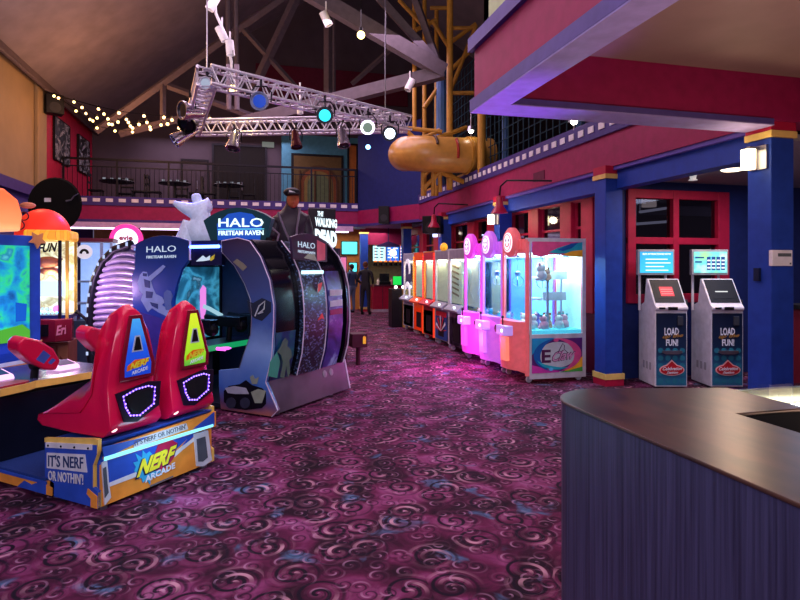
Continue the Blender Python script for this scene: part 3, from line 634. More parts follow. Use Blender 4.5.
MB().box(.03, 1.5, .22, .75, .05, .42).build('player_bench', M('bench_navy', '#1c2044', .5), halo, bevel=.02)
MB().box(.02, 1.5, .1, 2.1, .02, .07).build('floor_platform', M('platform_grey', '#1e2232', .6), halo)
# canopy back: barrel profile
BP = [(.3, 1.90), (.15, 1.74), (.05, 1.55), (.0, 1.35), (-.02, 1.12), (-.02, .9), (.01, .62), (.08, .38)]
def barrel(off, s0, s1, th=.03, i0=0, i1=8):
    out = [(t-off, z) for t, z in BP[i0:i1]]; inn = [(t-off+th, z) for t, z in BP[i0:i1]][::-1]
    return MB().prism(out+inn, 'x', s0, s1)
barrel(0, .02, 1.4).build('canopy_back', M('gloss_black', '#080812', .15), halo, smooth=True)
pg = barrel(.006, .025, .36, .02, 5, 8).build('lower_picture', ramp_mat('teal_print', [(.3, '#0c1c4c'), (.5, '#16407c'), (.62, '#1c6a7c'), (.75, '#20446c')], 'noise', 4, 4, rough=.3), halo)
v_ = -.035
decal([(282, 342), (285, 338), (288, 341), (287, 346), (291, 350), (292, 357), (289, 360), (290, 372), (288, 378), (286, 366), (284, 378), (280, 377), (283, 363), (281, 355), (277, 352), (281, 346)], M('print_olive', '#4a6a5a', .5), pg, v_, 'soldier_picture', S=False)
decal([(270, 362), (277, 352), (280, 362), (277, 378), (268, 376)], M('print_sea_green', '#3a9480', .5), pg, -.030, 'wreck_picture', S=False)
glyph = ramp_mat('glyph_print', [(.40, '#0c1024'), (.46, '#5c7cac'), (.54, '#141834'), (.62, '#7a98c4'), (.68, '#10142c')], 'voronoi', 1, mapping=(34, 34, 60), rough=.3)
rb = barrel(.06, .44, .88, .07, 0, 8).build('ribbon_panel', glyph, halo, smooth=True)
for s_ in (.435, .885):
    MB().path([(s_, t-.064, z) for t, z in BP], .007, 6).build('edge_light', EDGE, rb)
MB().slab([(.70, -.083, .98), (.79, -.083, 1.06), (.83, -.083, .98), (.79, -.083, 1.0)], .004, nY).build('red_mark', M('print_vermilion', '#e05040', .4), rb)
MB().slab([(.70, -.083, 1.3), (.76, -.083, 1.34), (.79, -.083, 1.42), (.71, -.083, 1.40)], .004, nY).build('red_mark', M('print_vermilion', '#e05040', .4), rb)
MB().box(.45, .87, -.05, -.035, 1.52, 1.56).build('light_reflector', E('canopy_lamp', '#b8e8f8', 1.2), rb)
r2 = barrel(.045, .96, 1.27, .05, 2, 8).build('picture_ribbon', ramp_mat('purple_print', [(.3, '#0c0c2c'), (.45, '#2a2a78'), (.56, '#4a3898'), (.66, '#9ab0d8')], 'noise', 3, 5, rough=.3, distort=1), halo, smooth=True)
MB().slab([(.98, -.066, 1.25), (1.25, -.066, 1.25), (1.25, -.066, 1.32), (.98, -.066, 1.33)], .004, nY).build('white_stripe', M('print_white', '#b8c0c8', .5), r2)
MB().slab([(.98, -.07, 1.12), (1.25, -.07, 1.12), (1.25, -.07, 1.2), (.98, -.07, 1.19)], .004, nY).build('white_stripe', M('print_white', '#b8c0c8', .5), r2)
MB().slab([(.98, -.07, 1.02), (1.25, -.07, 1.02), (1.25, -.07, 1.09), (.98, -.07, 1.08)], .004, nY).build('crimson_stripe', M('print_crimson', '#8a1a4a', .5), r2)
ep = barrel(.05, 1.36, 1.42, .5, 0, 8).build('end_panel', M('gloss_black', '#080812', .15), halo)
MB().path([(1.425, t-.055, z) for t, z in BP], .008, 6).build('edge_light', EDGE, ep)
bp = MB().prism([(.08, .40), (.0, .03), (.3, .03), (.3, .40)], 'x', .022, 1.54).build('base_plinth', ramp_mat('grey_violet_print', [(.35, '#302e38'), (.6, '#544858')], 'noise', 2, 3, rough=.35), halo)
MB().path([(1.545, .08, .40), (1.545, .0, .03)], .01, 6).build('edge_light', EDGE, bp)
text('RAW', M('print_white', '#b8c0c8', .5), bp, (.22, .028, .15), (.40, .028, .15), (.22, .04, .20), name='maker_mark', bold=.05)
for k in (0, 1):
    MB().lathe([(.045, 0), (.045, .006), (.02, .008)], (1.05+k*.14, .058, .29), 14, zdir((0, -1, .2))).build('round_emblem', M('emblem_grey', '#8a8890', .4), bp)
for s_ in (.15, 1.2):
    MB().lathe([(.025, 0), (.025, .015), (.01, .02), (.01, .05)], (s_, .06, 0), 10).build('levelling_foot', steel, halo)
tl = MB().slab(hT([(289, 237), (296, 234.5), (305, 233.5), (315, 236), (325, 242), (325, 262), (291, 259)], -.02), .03, nY).build('top_sign', M('aubergine_sign', '#3a2038', .35), halo)
text('HALO', WHT, tl, *hT([(298, 247), (315, 249), (298, 241)], -.052), name='lettering')
text('FIRETEAM RAVEN', WHT, tl, *hT([(298, 252.5), (315, 254.5), (298, 249.8)], -.052), name='lettering')
decal([(317, 240), (325, 244), (325, 260), (317, 261)], M('print_coral', '#d8586a', .4), tl, -.052, 'coral_band', S=False)
decal([(304, 258), (308, 254), (314, 254), (317, 261)], pale, tl, -.054, 'helmet_picture', S=False)
# corrugated quarter at the left end
OUT = [(2.92, .30), (2.96, .66), (2.95, .95), (2.93, 1.18), (2.86, 1.45), (2.71, 1.67), (2.48, 1.82), (2.2, 1.88)]
MB().prism(OUT+[(2.12, 1.86), (2.12, .30)], 'x', .03, .06).build('end_shell', M('lilac_backing', '#7c6a9c', .4), halo)
def outer(z):
    for (a, b) in zip(OUT, OUT[1:]):
        if a[1] <= z <= b[1]: return a[0]+(b[0]-a[0])*(z-a[1])/(b[1]-a[1])
    return 2.2
rbm = M('ribbed_silver', '#dccce8', .25, .35)
z = .34
while z < 1.84:
    to = outer(min(z*1.0, 1.85))
    pts = [(.02, 2.13+(to-2.13)*u, z+.03*math.sin(PI*u)*(z-.6)-.03*u*u) for u in (0, .25, .5, .75, 1)]
    MB().path(pts, .028, 8).build('rib', rbm, halo, smooth=True); z += .078
fr = MB().path([(.0, t, z) for t, z in OUT], .055, 8).build('curved_frame', M('frame_charcoal', '#14161e', .4), halo, smooth=True)
for i in range(14):
    u = i/13*(len(OUT)-1.001); k = int(u); f_ = u-k; t = OUT[k][0]+(OUT[k+1][0]-OUT[k][0])*f_; zz = OUT[k][1]+(OUT[k+1][1]-OUT[k][1])*f_
    MB().cbox((-.058, t, zz), (.006, .014, .022)).build('frame_lamp', E('dim_lamp', '#a8b8e0', .8), fr)
MB().path([(.0, 3.0, .9), (-.02, 3.2, 1.02), (-.02, 3.38, .9), (-.02, 3.42, .6)], .02, 8).build('cable_hoop', black, fr)
# fan-shaped marquee on the roof
mf = MB().slab(hS([(207, 221), (214, 216), (222, 212), (231, 209.3), (240, 208), (249, 208.5), (258, 210.5), (267, 214), (275, 219), (268, 241), (255, 239.5), (240, 240), (225, 241), (215, 243)], .55), .06, nX).build('fan_marquee', E('marquee_teal', '#123848', .35), halo)
decal([(218, 243), (217, 224), (228, 214), (240, 212), (252, 214), (262, 224), (260, 240)], E('marquee_blue_light', '#1c50c0', .55), mf, .487, 'marquee_picture')
WH2 = E('marquee_white', '#e0ffff', .85)
text('HALO', WH2, mf, *hS([(218.5, 227), (263.5, 227), (218.5, 218.3)], .48), name='lettering', bold=.01)
text('FIRETEAM RAVEN', WH2, mf, *hS([(218.5, 235.4), (263.5, 235), (218.5, 230.8)], .48), name='lettering', bold=.02)
MB().slab(hS([(218, 229.6), (264, 229.2), (264, 228.6), (218, 229)], .48), .003, nX).build('underline', E('marquee_line', '#60c8e0', 1), mf)
MB().box(.5, .6, .5, 1.2, 1.88, 1.95).build('marquee_stand', black, halo)
for (a, b, e, col_) in ((.8, 1.5, 6, '#70b0ff'), (.7, .85, 2, '#8090ff')):
    light('POINT', 'cabinet_glow', HF.m @ Vector((a, b, 1.3 if e > 3 else 1.75)), e, col_, .1)
light('POINT', 'rib_glow', HF.m @ Vector((-.45, 2.8, 1.3)), 10, '#e8b8ff', .1)

# white ghostly sculpture standing on the cabinet roof
kd = 8.15
def C3(px, py, d=kd, o=0): return D(px, py, d+o)
st = MB()
def limb(pp, rr, o=0):
    for (a, b), (ra, rb_) in zip(zip(pp, pp[1:]), zip(rr, rr[1:])):
        st.tube(C3(*a, o=o), C3(*b, o=o), ra, 10, rb_)
bmv = []
def skin(name, joints, edges, mat, parent=None, sub=2, root=0):
    me = bpy.data.meshes.new(name); me.from_pydata([tuple(j[0]) for j in joints], edges, [])
    o = bpy.data.objects.new(name, me); COL.objects.link(o); o.parent = parent
    sk = o.modifiers.new('skin', 'SKIN'); sk.use_smooth_shade = True
    for i, j in enumerate(joints):
        r = j[1] if hasattr(j[1], '__len__') else (j[1], j[1])
        me.skin_vertices[0].data[i].radius = r
        me.skin_vertices[0].data[i].use_root = (i == root)
    ss = o.modifiers.new('sub', 'SUBSURF'); ss.levels = sub; ss.render_levels = sub
    me.materials.append(mat); return o
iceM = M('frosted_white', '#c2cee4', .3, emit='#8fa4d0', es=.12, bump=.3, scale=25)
J = [(C3(202, 230), (.19, .17)), (C3(201, 214), (.17, .14)), (C3(198.5, 204), .08), (C3(196.5, 199), .07), (C3(195.5, 193), .075),
     (C3(190, 209, o=-.1), .10), (C3(182, 207, o=-.15), .075), (C3(173, 202, o=-.2), .03),
     (C3(207, 204, o=.05), .11), (C3(210, 213, o=.05), .10), (C3(204, 249), .22), (C3(188, 225, o=-.1), .14), (C3(186, 238, o=-.1), .14), (C3(182, 249, o=-.1), .17)]
so = skin('sculpture', J, [(0, 1), (1, 2), (2, 3), (3, 4), (1, 5), (5, 6), (6, 7), (1, 8), (8, 9), (0, 10), (0, 11), (11, 12), (12, 13)], iceM)
tag(so, 'frosted white crouching figure sculpture with outstretched arm on the dark arcade cabinet roof', 'sculpture')

# ------------------------------------------------------------------ machines seen behind, laid out square to the entrance
def kframe(px, d):
    p = D(px, 267, d); return Frame((p.x, p.y), 90+math.degrees(A)-18)
KF = kframe(47, 7.15)
def kT(p, v, fr): return [fr.T(a, b, v) for a, b in p]
def K(name, label, cat, fr, group=None): return thing(name, label, cat, (fr.o.x, fr.o.y, 0), fr.rz, group)
hx = .235
ym = K('pusher_game', 'yellow framed glass prize game with red mound topper and flame-striped header', 'arcade game', KF)
gold = M('gold_frame', '#b89a38', .4, .3)
MB().box(-hx, hx, .0, .5, 0, .66).build('cabinet', M('wooden_brown_panel', '#8a4c34', .5), ym, bevel=.01)
for k, xx in enumerate((-.2, -.02, .12)):
    MB().box(xx, xx+.11, -.012, 0, .1, .62).build('cabinet_door', M('door_tan', '#9c6648', .5), ym)
MB().slab([(.17+.07*math.cos(k*PI/5)*(1 if k % 2 else .45), -.016, .42+.08*math.sin(k*PI/5)*(1 if k % 2 else .45)) for k in range(10)], .004, nY).build('leaf_mark', M('mark_maroon', '#5a1c1c', .5), ym)
cpn = MB().prism([(-hx-.02, .0), (-hx-.02, -.06), (-.1, -.14), (.12, -.14), (hx+.05, -.05), (hx+.05, .05)], 'z', .68, .96).build('control_panel', M('maroon_gloss', '#6a1224', .25), ym, bevel=.01)
MB().box(-.03, .05, -.152, -.138, .76, .90).build('coin_slot', black, cpn)
text('Eric', M('print_rose', '#c07a88', .4), cpn, (.13, -.14, .76), (.27, -.052, .78), (.13, -.14, .88), name='lettering', shear=.2, bold=.03)
for xx in (-hx, .12, hx-.035): MB().box(xx, xx+.035, -.0, .03, .96, 1.93).build('frame_post', gold if xx != .12 else darkmetal, ym)
for xx in (-hx, hx-.03): MB().box(xx, xx+.03, .46, .5, .96, 1.93).build('frame_post', gold, ym)
bk = MB().box(-hx, hx, .48, .5, .96, 1.93).build('lit_backboard', ramp_mat('lit_back_art', [(.3, '#e8d8a0'), (.45, '#fff4c8'), (.55, '#b8a068'), (.65, '#f0e0b0'), (.75, '#7c8c50')], 'noise', 5, 4, emit=.8, distort=1), ym)
MB().box(-.24, .12, .40, .42, 1.22, 1.42).build('white_display', E('white_display', '#e4f0ff', 1.0), ym)
ps = MB().box(-.25, .25, .02, .45, .96, 1.0).build('play_field', M('playfield', '#202850', .3), ym)
random.seed(3)
for r_ in range(2):
    for k in range(8): MB().ball((-.22+k*.045, .05+r_*.1, 1.03+r_*.04), .016, 6, 4).build('field_light', E('ice_led', '#70c0ff', 4), ps)
MB().ball((.08, .12, 1.07), (.05, .03, .05)).build('pink_lamp', E('pink_led', '#ff60b0', 2.5), ps)
fg = MB().ball((-.05, .25, 1.66), (.15, .06, .075)).ball((.1, .2, 1.70), (.03, .03, .02)).ball((-.03, .25, 1.55), (.12, .05, .05)).build('mascot_relief', M('relief_salmon', '#d8825c', .5), ym, smooth=True)
text('FUN', black, ym, (-.2, .38, 1.78), (.02, .38, 1.80), (-.19, .38, 1.90), name='lettering', bold=.04, shear=.2)
MB().box(-hx, hx, .01, .016, .97, 1.92).build('front_glass', glass, ym)
flame = ramp_mat('tiger_stripes', [(.45, '#f0b030'), (.52, '#f08820'), (.56, '#8a1c10'), (.62, '#e8a028')], 'wave', 3, distort=9, detail=2, rough=.4, emit=.35)
MB().box(-hx-.02, hx+.02, -.02, .5, 1.93, 2.06).build('header', flame, ym, bevel=.03)
tp = MB().ball((-.10, .25, 2.0), (.32, .22, .34), 24, 16)
tp.v = [(x, y, max(z, 2.0)) for x, y, z in tp.v]
tp = tp.build('mound_topper', M('red_orange_topper', '#f04030', .4, emit='#e83018', es=.35), ym, smooth=True)
for cz, cx_, r_ in ((2.22, -.24, .05), (2.11, -.29, .055)):
    MB().path([(cx_+r_*math.cos(a*PI/8), -.03, cz+r_*math.sin(a*PI/8)) for a in range(16)], .008, 6, closed=True).build('ring_mark', M('mark_maroon', '#5a1c1c', .5), tp)
MB().ball((-.22, .05, 2.36), (.09, .05, .04), 10, 6).build('topper_tuft', M('relief_salmon', '#d8825c', .5), tp, smooth=True)
light('POINT', 'pusher_glow', KF.m @ Vector((0, .2, 1.5)), 4, '#ffe8b0', .05)

# black disc and small blue lamp above the machines
p = D(56, 205, 8.9)
MB_ = MB().lathe([(0, 0), (.40, 0), (.42, .03), (.40, .06), (0, .07)], p, 32, zdir((-SA, -CA, 0))).build('round_sign', blackm, smooth=True)
tag(MB_, 'large round black sign seen from its dark back above the left machines', 'sign')
q = D(48, 200, 8.84)
MB().slab([q+Vector((CA, -SA, 0))*a+Vector((0, 0, b)) for a, b in ((-.05, -.03), (.05, -.03), (.05, .03), (-.05, .03))], .01, (-SA, -CA, 0)).build('paper_label', white, MB_)
MB().path([D(66, 201, 8.83), D(71, 200, 8.83), (D(74, 196, 8.83)), D(78, 194, 8.83)], .015, 6, .006).build('chrome_swoosh', steel, MB_)
MB().path([D(56, 215, 8.95), D(56, 260, 8.95)], .06, 8).build('sign_pole', blackm, MB_)
MB().lathe([(.12, 0), (.12, .02), (.05, .03)], (D(56, 267, 8.95).x, D(56, 267, 8.95).y, 0), 16).tube((D(56, 267, 8.95).x, D(56, 267, 8.95).y, 0), D(56, 262, 8.95), .06, 8).build('sign_base', blackm, MB_)
MF = kframe(52, 15.0)
pj = K('projector', 'small blue glowing projector box under the purple balcony edge', 'projector', MF)
pj.location.z = EZ+(HY-213)/F*15.2; pj.scale = (1.5, 1.5, 1.5)
MB().box(-.12, .14, -.1, .12, -.02, .1).build('housing', M('blue_housing', '#1c3cc0', .4, emit='#1030e0', es=.8), pj, bevel=.01)
MB().lathe([(.03, 0), (.03, .03)], (-.07, -.1, .05), 10, zdir((0, -1, 0))).build('lens', E('lens_white', '#d8e8ff', 3), pj)
MB().tube((0, 0, .05), (-.35, .05, .05), .02).build('bracket', steel, pj)

# white tall cabinet and the round pink topper machine
WF = kframe(93, 9.2)
wm = K('prize_cabinet', 'white glowing prize cabinet with round black-arched emblem, left of the ribbed canopy', 'arcade game', WF)
MB().box(-.28, .28, 0, .5, .0, .75).build('cabinet', M('teal_grey_cabinet', '#3a5068', .5), wm, bevel=.01)
MB().box(-.26, .26, .44, .5, .75, 2.0).build('back_panel', M('lit_white_panel', '#c8d8f4', .4, emit='#a8c0f0', es=.55), wm)
for xx in (-.28, .1, .24): MB().box(xx, xx+.04, 0, .04, .75, 2.0).build('frame_post', M('pale_blue_frame', '#9ab4e0', .3), wm)
MB().box(-.26, .1, .1, .44, 1.0, 1.03).box(-.26, .1, .1, .44, 1.35, 1.38).build('shelf', white, wm)
MB().box(-.29, .29, -.01, .5, 2.0, 2.06).build('header', M('crimson_header', '#701838', .4), wm)
MB().box(-.27, .27, .015, .02, .76, 1.99).build('front_glass', glass, wm)
em = MB().lathe([(0, 0), (.115, 0), (.115, .02), (0, .02)], (-.12, -.0, 1.84), 24, zdir((0, -1, 0))).build('round_emblem', M('emblem_white', '#e4e4ec', .4, emit='#e0e0f0', es=.35), wm)
MB().path([(-.12+.05*math.cos(a*PI/8), -.025, 1.81+.06*math.sin(a*PI/8)) for a in range(9)], .02, 6).build('emblem_arch', black, em)
EF = kframe(126, 10.0)
ev = K('capsule_machine', 'round pink disc sign with small red lettering on a slim pedestal machine', 'arcade game', EF)
MB().box(-.15, .15, .05, .3, 0, 1.75).build('cabinet', M('pink_cabinet', '#b03a78', .4), ev, bevel=.02)
MB().tube((0, .1, 1.7), (0, .1, 2.0), .04).build('sign_post', steel, ev)
rg = MB().lathe([(0, 0), (.26, 0), (.27, .03), (.26, .07), (0, .07)], (0, .08, 2.08), 32, zdir((0, -1, 0))).build('round_sign', M('hot_pink_sign', '#f03890', .35, emit='#f02888', es=.7), ev, smooth=True)
MB().lathe([(0, 0), (.19, 0), (.19, .012), (0, .012)], (0, .012, 2.08), 32, zdir((0, -1, 0))).build('white_disc', M('disc_white', '#e8f0ff', .35, emit='#d8e8ff', es=.8), rg)
text('evie', M('sign_red_ink', '#d02858', .4), rg, (-.11, -.003, 2.06), (.11, -.003, 2.06), (-.11, -.003, 2.15), name='lettering', bold=.04)

# zombie-shooter cabinet behind the canopy
ZF = kframe(318, 9.6)
zm = K('upright_arcade_game', 'dark arcade game with lit white WALKING DEAD sign and a capped figure on top', 'arcade game', ZF)
MB().box(-.6, .42, 0, .8, .0, 1.75).build('cabinet', M('cabinet_black', '#16121c', .4), zm, bevel=.02)
MB().box(.24, .46, -.15, .0, .0, 1.78).build('side_column', M('side_dark_rose', '#4a2438', .4), zm, bevel=.01)
MB().box(.28, .44, -.165, -.15, 1.05, 1.76).build('lit_side_panel', M('pink_lit_panel', '#d88ca8', .4, emit='#d07098', es=.35), zm, bevel=.004)
MB().slab(kT([(339, 277), (344, 277), (345, 285), (342, 290), (339, 286)], -.168, ZF), .003, nY).build('portrait_picture', M('portrait_brown', '#7a4a38', .5), zm)
sg = MB().box(-.12, .34, .2, .32, 1.72, 2.6).build('sign', M('sign_black', '#181420', .3), zm, bevel=.01)
lw = E('sign_letters_white', '#dff4ff', .9)
text('THE', lw, sg, *kT([(317, 216), (323, 216.5), (317.5, 211)], .19, ZF), name='lettering', bold=.04)
text('WALKING', lw, sg, *kT([(315, 226), (337, 228.5), (315, 217)], .19, ZF), name='lettering', bold=.05)
text('DEAD', lw, sg, *kT([(315, 245), (337, 248), (315, 228.5)], .19, ZF), name='lettering', bold=.08)
MB().slab(kT([(326, 249), (330, 250), (329.5, 256), (326, 257)], .19, ZF), .004, nY).build('sign_mark', lw, sg)
coat = M('charcoal_coat', '#2a2430', .4, bump=.5, scale=14)
def z3(px, py, v): return ZF.T(px, py, v)
fgm = skin('topper_figure', [(z3(290, 252, .1), .30), (z3(290, 235, .1), .27), (z3(290, 218, .1), .20), (z3(291, 208, .1), .09), (z3(292, 201, .08), .105), (z3(292, 193, .08), .09),
    (z3(277, 222, .05), .12), (z3(272, 240, .0), .11), (z3(305, 220, .05), .12), (z3(309, 240, .0), .11)],
    [(0, 1), (1, 2), (2, 3), (3, 4), (4, 5), (2, 6), (6, 7), (2, 8), (8, 9)], coat, zm)
MB().ball(z3(293, 200, .0), (.10, .10, .13), 14, 10).ball(z3(293.5, 201, -.1), (.02, .03, .03), 8, 6).build('face', M('weathered_skin', '#b0603c', .6), fgm, smooth=True)
MB().ball(z3(292, 192.5, .02), (.14, .15, .08), 16, 8).box(z3(287, 196, 0).x, z3(298, 196, 0).x, -.24, -.05, z3(290, 195.5, 0).z, z3(290, 194, 0).z).build('cap', M('cap_dark', '#14161e', .5), fgm, smooth=True)
MB().slab(kT([(289, 190), (296, 192.5), (297, 194.5), (289, 192)], -.14, ZF), .01, nY).build('cap_badge', white, fgm)
for pp in ([(278, 212), (284, 228), (292, 246)], [(300, 208), (297, 228), (296, 246)], [(272, 228), (279, 234), (276, 246)]):
    MB().path([ZF.T(a, b, -.20) for a, b in pp], .018, 6).build('coat_fold', M('coat_shine', '#6c6474', .3), fgm, smooth=True)
MB().box(.46, .72, -.5, -.2, .30, .52).tube((.6, -.35, 0), (.6, -.35, .3), .04).build('pedal_box', M('dark_rose_box', '#3c1c28', .5), zm, bevel=.01)
MB().slab([(.64, -.503, .36), (.69, -.503, .36), (.69, -.503, .47), (.66, -.503, .49), (.64, -.503, .47)], .004, nY).build('yellow_mark', M('logo_yellow', '#f2e23a', .35), zm)

# ------------------------------------------------------------------ row of prize machines along the right
SILV = M('silver_frame', '#cac8d4', .35, .2)
INT = M('lit_mint_interior', '#d4f4f0', .4, emit='#b8f4ec', es=.25)
def crane(name, label, y0, colr, colmat, x0=3.66, w=.78, dp=.91, side=None, topper=True, group=None, glow='#c8fff4', ge=30, h=2.0, facemat=None, frame=None):
    """front faces the aisle at -x; origin at the near front floor corner"""
    o = thing(name, label, 'claw machine' if topper else 'prize machine', (x0, y0, 0), 0, group)
    fm = frame or colmat
    # lower body: bulged front
    n = 8; pl = [(0, .03), (dp, .03), (dp, w-.03), (0, w-.03)]
    if topper:
        bul = [(-.19*math.sin(PI*(k+.5)/n)**.6, w-.05-(w-.1)*(k+.5)/n) for k in range(n)]
        pl = [(.02, .03), (dp, .03), (dp, w-.03), (.02, w-.03)]
        b = MB().prism(pl, 'z', .12, .66).build('base_cabinet', colmat, o, bevel=.012)
        zz = [(.16, .82), (.30, .94), (.55, 1.0), (.76, 1.0), (.84, .92)]
        vs = []; fs = []
        ring = [(.03, w-.04)]+bul+[(.03, .04)]
        for z, k_ in zz:
            vs += [(x*k_+.01, y, z) for x, y in ring]
        m = len(ring)
        for i in range(len(zz)-1):
            for k in range(m): fs.append((i*m+k, i*m+(k+1) % m, (i+1)*m+(k+1) % m, (i+1)*m+k))
        fs += [tuple(range(m))[::-1], tuple(range(4*m, 5*m))]
        fb = MB().add(vs, fs).build('front_shell', colmat, o, smooth=True)
        MB().box(-.20, -.14, w*.30, w*.52, .28, .62).build('prize_door', M('door_pale_'+name_key(colr), colr, .25, emit=colr, es=.45), fb, bevel=.01)
        cb = MB().box(-.25, -.1, w*.22, w*.58, .64, .78).build('control_box', M('control_lilac', '#b8a0e0', .3, emit='#a888e8', es=.35), o, bevel=.015)
        MB().tube((-.19, w*.45, .78), (-.19, w*.45, .88), .010, 6).ball((-.19, w*.45, .89), .022, 8, 6).build('joystick', black, cb)
        MB().lathe([(.025, 0), (.02, .012)], (-.25, w*.32, .71), 10, zdir((-1, 0, 0))).build('button', E('button_glow', '#e0e8ff', 2), cb)
        MB().lathe([(.055, 0), (.055, .01), (.04, .014)], (-.165, w*.80, .70), 14, zdir((-1, 0, 0))).build('speaker', black, o)
    else:
        b = MB().box(.0, dp, .02, w-.02, .12, .66).build('base_cabinet', facemat or colmat, o, bevel=.01)
        cb = MB().prism([(0, .74), (-.12, .76), (-.14, .80), (0, .90)], 'y', .06, w-.06).build('control_box', colmat, o, bevel=.008)
        MB().ball((-.09, w*.35, .85), .025, 8, 6).build('button', E('button_glow', '#e0e8ff', 2), cb)
        MB().box(-.012, .0, w*.3, w*.7, .2, .55).build('prize_door', black, b)
    for (x, y) in ((.0, 0), (.0, w-.045), (dp-.045, 0), (dp-.045, w-.045)):
        MB().box(x, x+.045, y, y+.045, .10, h-.02).build('corner_post', fm, o, bevel=.004)
    for y in (.005, w-.035):
        MB().box(.04, dp-.04, y, y+.03, .62, .67).build('side_rail', SILV, o); MB().box(.04, dp-.04, y, y+.03, .10, .14).build('side_rail', SILV, o); MB().box(0, dp, y-.003, y+.033, h-.04, h).build('side_rail', SILV, o)
    MB().box(.02, dp-.02, .02, w-.02, h-.05, h-.01).build('roof', fm, o)
    MB().box(.0, .03, .04, w-.04, h-.2, h-.03).build('front_header', colmat, o)
    hz = h-.26
    MB().box(dp-.03, dp-.015, .04, w-.04, .66, hz+.1).build('back_panel', INT if topper else M('lit_cream_interior', '#e8cc98', .4, emit='#ffcf90', es=.3), o)
    fl_ = MB().box(.03, dp-.03, .03, w-.03, .655, .72).build('prize_bed', M('amber_bed', '#a87840', .6) if not topper else M('cyan_tinsel', '#78d8dc', .4, emit='#60dce0', es=.35, bump=1, scale=80), o)
    for y in (.02, w-.026): MB().box(.04, dp-.04, y, y+.006, .66, h-.05).build('side_glass', glass, o)
    MB().box(.015, .021, .05, w-.05, .67, h-.2).build('front_glass', glass, o)
    if not topper: MB().box(.0, .03, .04, w-.04, .12, .88).build('front_apron', facemat or colmat, o)
    for y in (.07, w-.09): MB().box(.06, dp-.06, y, y+.02, hz+.04, hz+.06).build('led_strip', E('led_'+name_key(glow), glow, 6), o)
    gx = MB().box(.06, dp-.06, w*.5-.03, w*.5+.03, hz+.0, hz+.03).build('gantry', steel, o)
    cl = MB().tube((dp*.5, w*.5, hz), (dp*.5, w*.5, hz-.22), .006, 6).lathe([(.02, 0), (.045, -.02), (.045, -.07), (.02, -.09)], (dp*.5, w*.5, hz-.2), 12).build('claw', steel, o, smooth=True)
    for k in range(3):
        a = k*2*PI/3; cx_, cy_ = math.cos(a), math.sin(a)
        MB().path([(dp*.5+cx_*.03, w*.5+cy_*.03, hz-.28), (dp*.5+cx_*.10, w*.5+cy_*.10, hz-.34), (dp*.5+cx_*.09, w*.5+cy_*.09, hz-.41), (dp*.5+cx_*.03, w*.5+cy_*.03, hz-.45)], .007, 6).build('prong', steel, cl)
    for (x, y) in ((.07, .07), (dp-.07, .07), (.07, w-.07), (dp-.07, w-.07)):
        MB().lathe([(.0, -.018), (.04, -.018), (.045, 0), (.04, .018), (0, .018)], (x, y, .045), 14, zdir((0, 1, 0))).box(x-.03, x+.03, y-.03, y+.03, .085, .12).build('caster', M('caster_grey', '#a8a4b0', .4), o)
    if topper:
        tp_ = MB().lathe([(0, -.06), (.18, -.06), (.215, -.03), (.215, .03), (.18, .06), (0, .06)], (-.03, w*.5, h-.05), 24, zdir((-1, 0, 0))).box(-.02, .08, w*.5-.26, w*.5+.26, h-.16, h-.02).build('round_topper', colmat, o, smooth=True, bevel=.0)
        dsc = MB().lathe([(0, 0), (.14, 0), (.14, .012), (0, .012)], (-.09, w*.5, h-.05), 24, zdir((-1, 0, 0))).build('face_disc', M('disc_glow_white', '#f4f0ff', .4, emit='#f0e8ff', es=.6), tp_)
        c = MB(); 
        for dy in (-.04, .04): MB().ball((-.105, w*.5+dy, h-.02), (.006, .014, .022), 8, 6).build('eye', black, dsc)
        MB().path([(-.105, w*.5+.06*math.cos(a*PI/8), h-.06-.05*math.sin(a*PI/8)) for a in range(9)], .008, 5).build('smile', M('smile_'+name_key(colr), colr, .4), dsc)
        MB().path([(-.106, w*.5+.115*math.cos(a*PI/10), h-.05+.115*math.sin(a*PI/10)) for a in range(20)], .006, 5, closed=True).build('rim_line', M('smile_'+name_key(colr), colr, .4), dsc)
    light('AREA', 'machine_interior_light', (x0+dp/2, y0+w/2, hz+.03), ge, glow, dp*.7, w*.6)
    return o
def name_key(h): return h.strip('#')
CORAL = M('coral_plastic', '#e4667a', .3, emit='#f07060', es=.12); LILA = M('lilac_plastic', '#c878e8', .3, emit='#c060f0', es=.22); MGT = M('bright_magenta_plastic', '#e058d8', .3, emit='#e040e0', es=.28)
eclaw = crane('claw_machine', 'coral claw machine nearest the viewer, side glass showing white shelves above E Claw artwork', 7.22, '#f0806c', CORAL, group='round-topped claw machines', frame=CORAL)
crane('claw_machine', 'lilac claw machine between the coral one and the bright magenta one', 8.02, '#c878e8', LILA, group='round-topped claw machines', glow='#e8f0ff', ge=18)
crane('claw_machine', 'bright magenta claw machine, farthest of the three with round face toppers', 8.82, '#e058d8', MGT, group='round-topped claw machines', glow='#f0e8ff', ge=18)
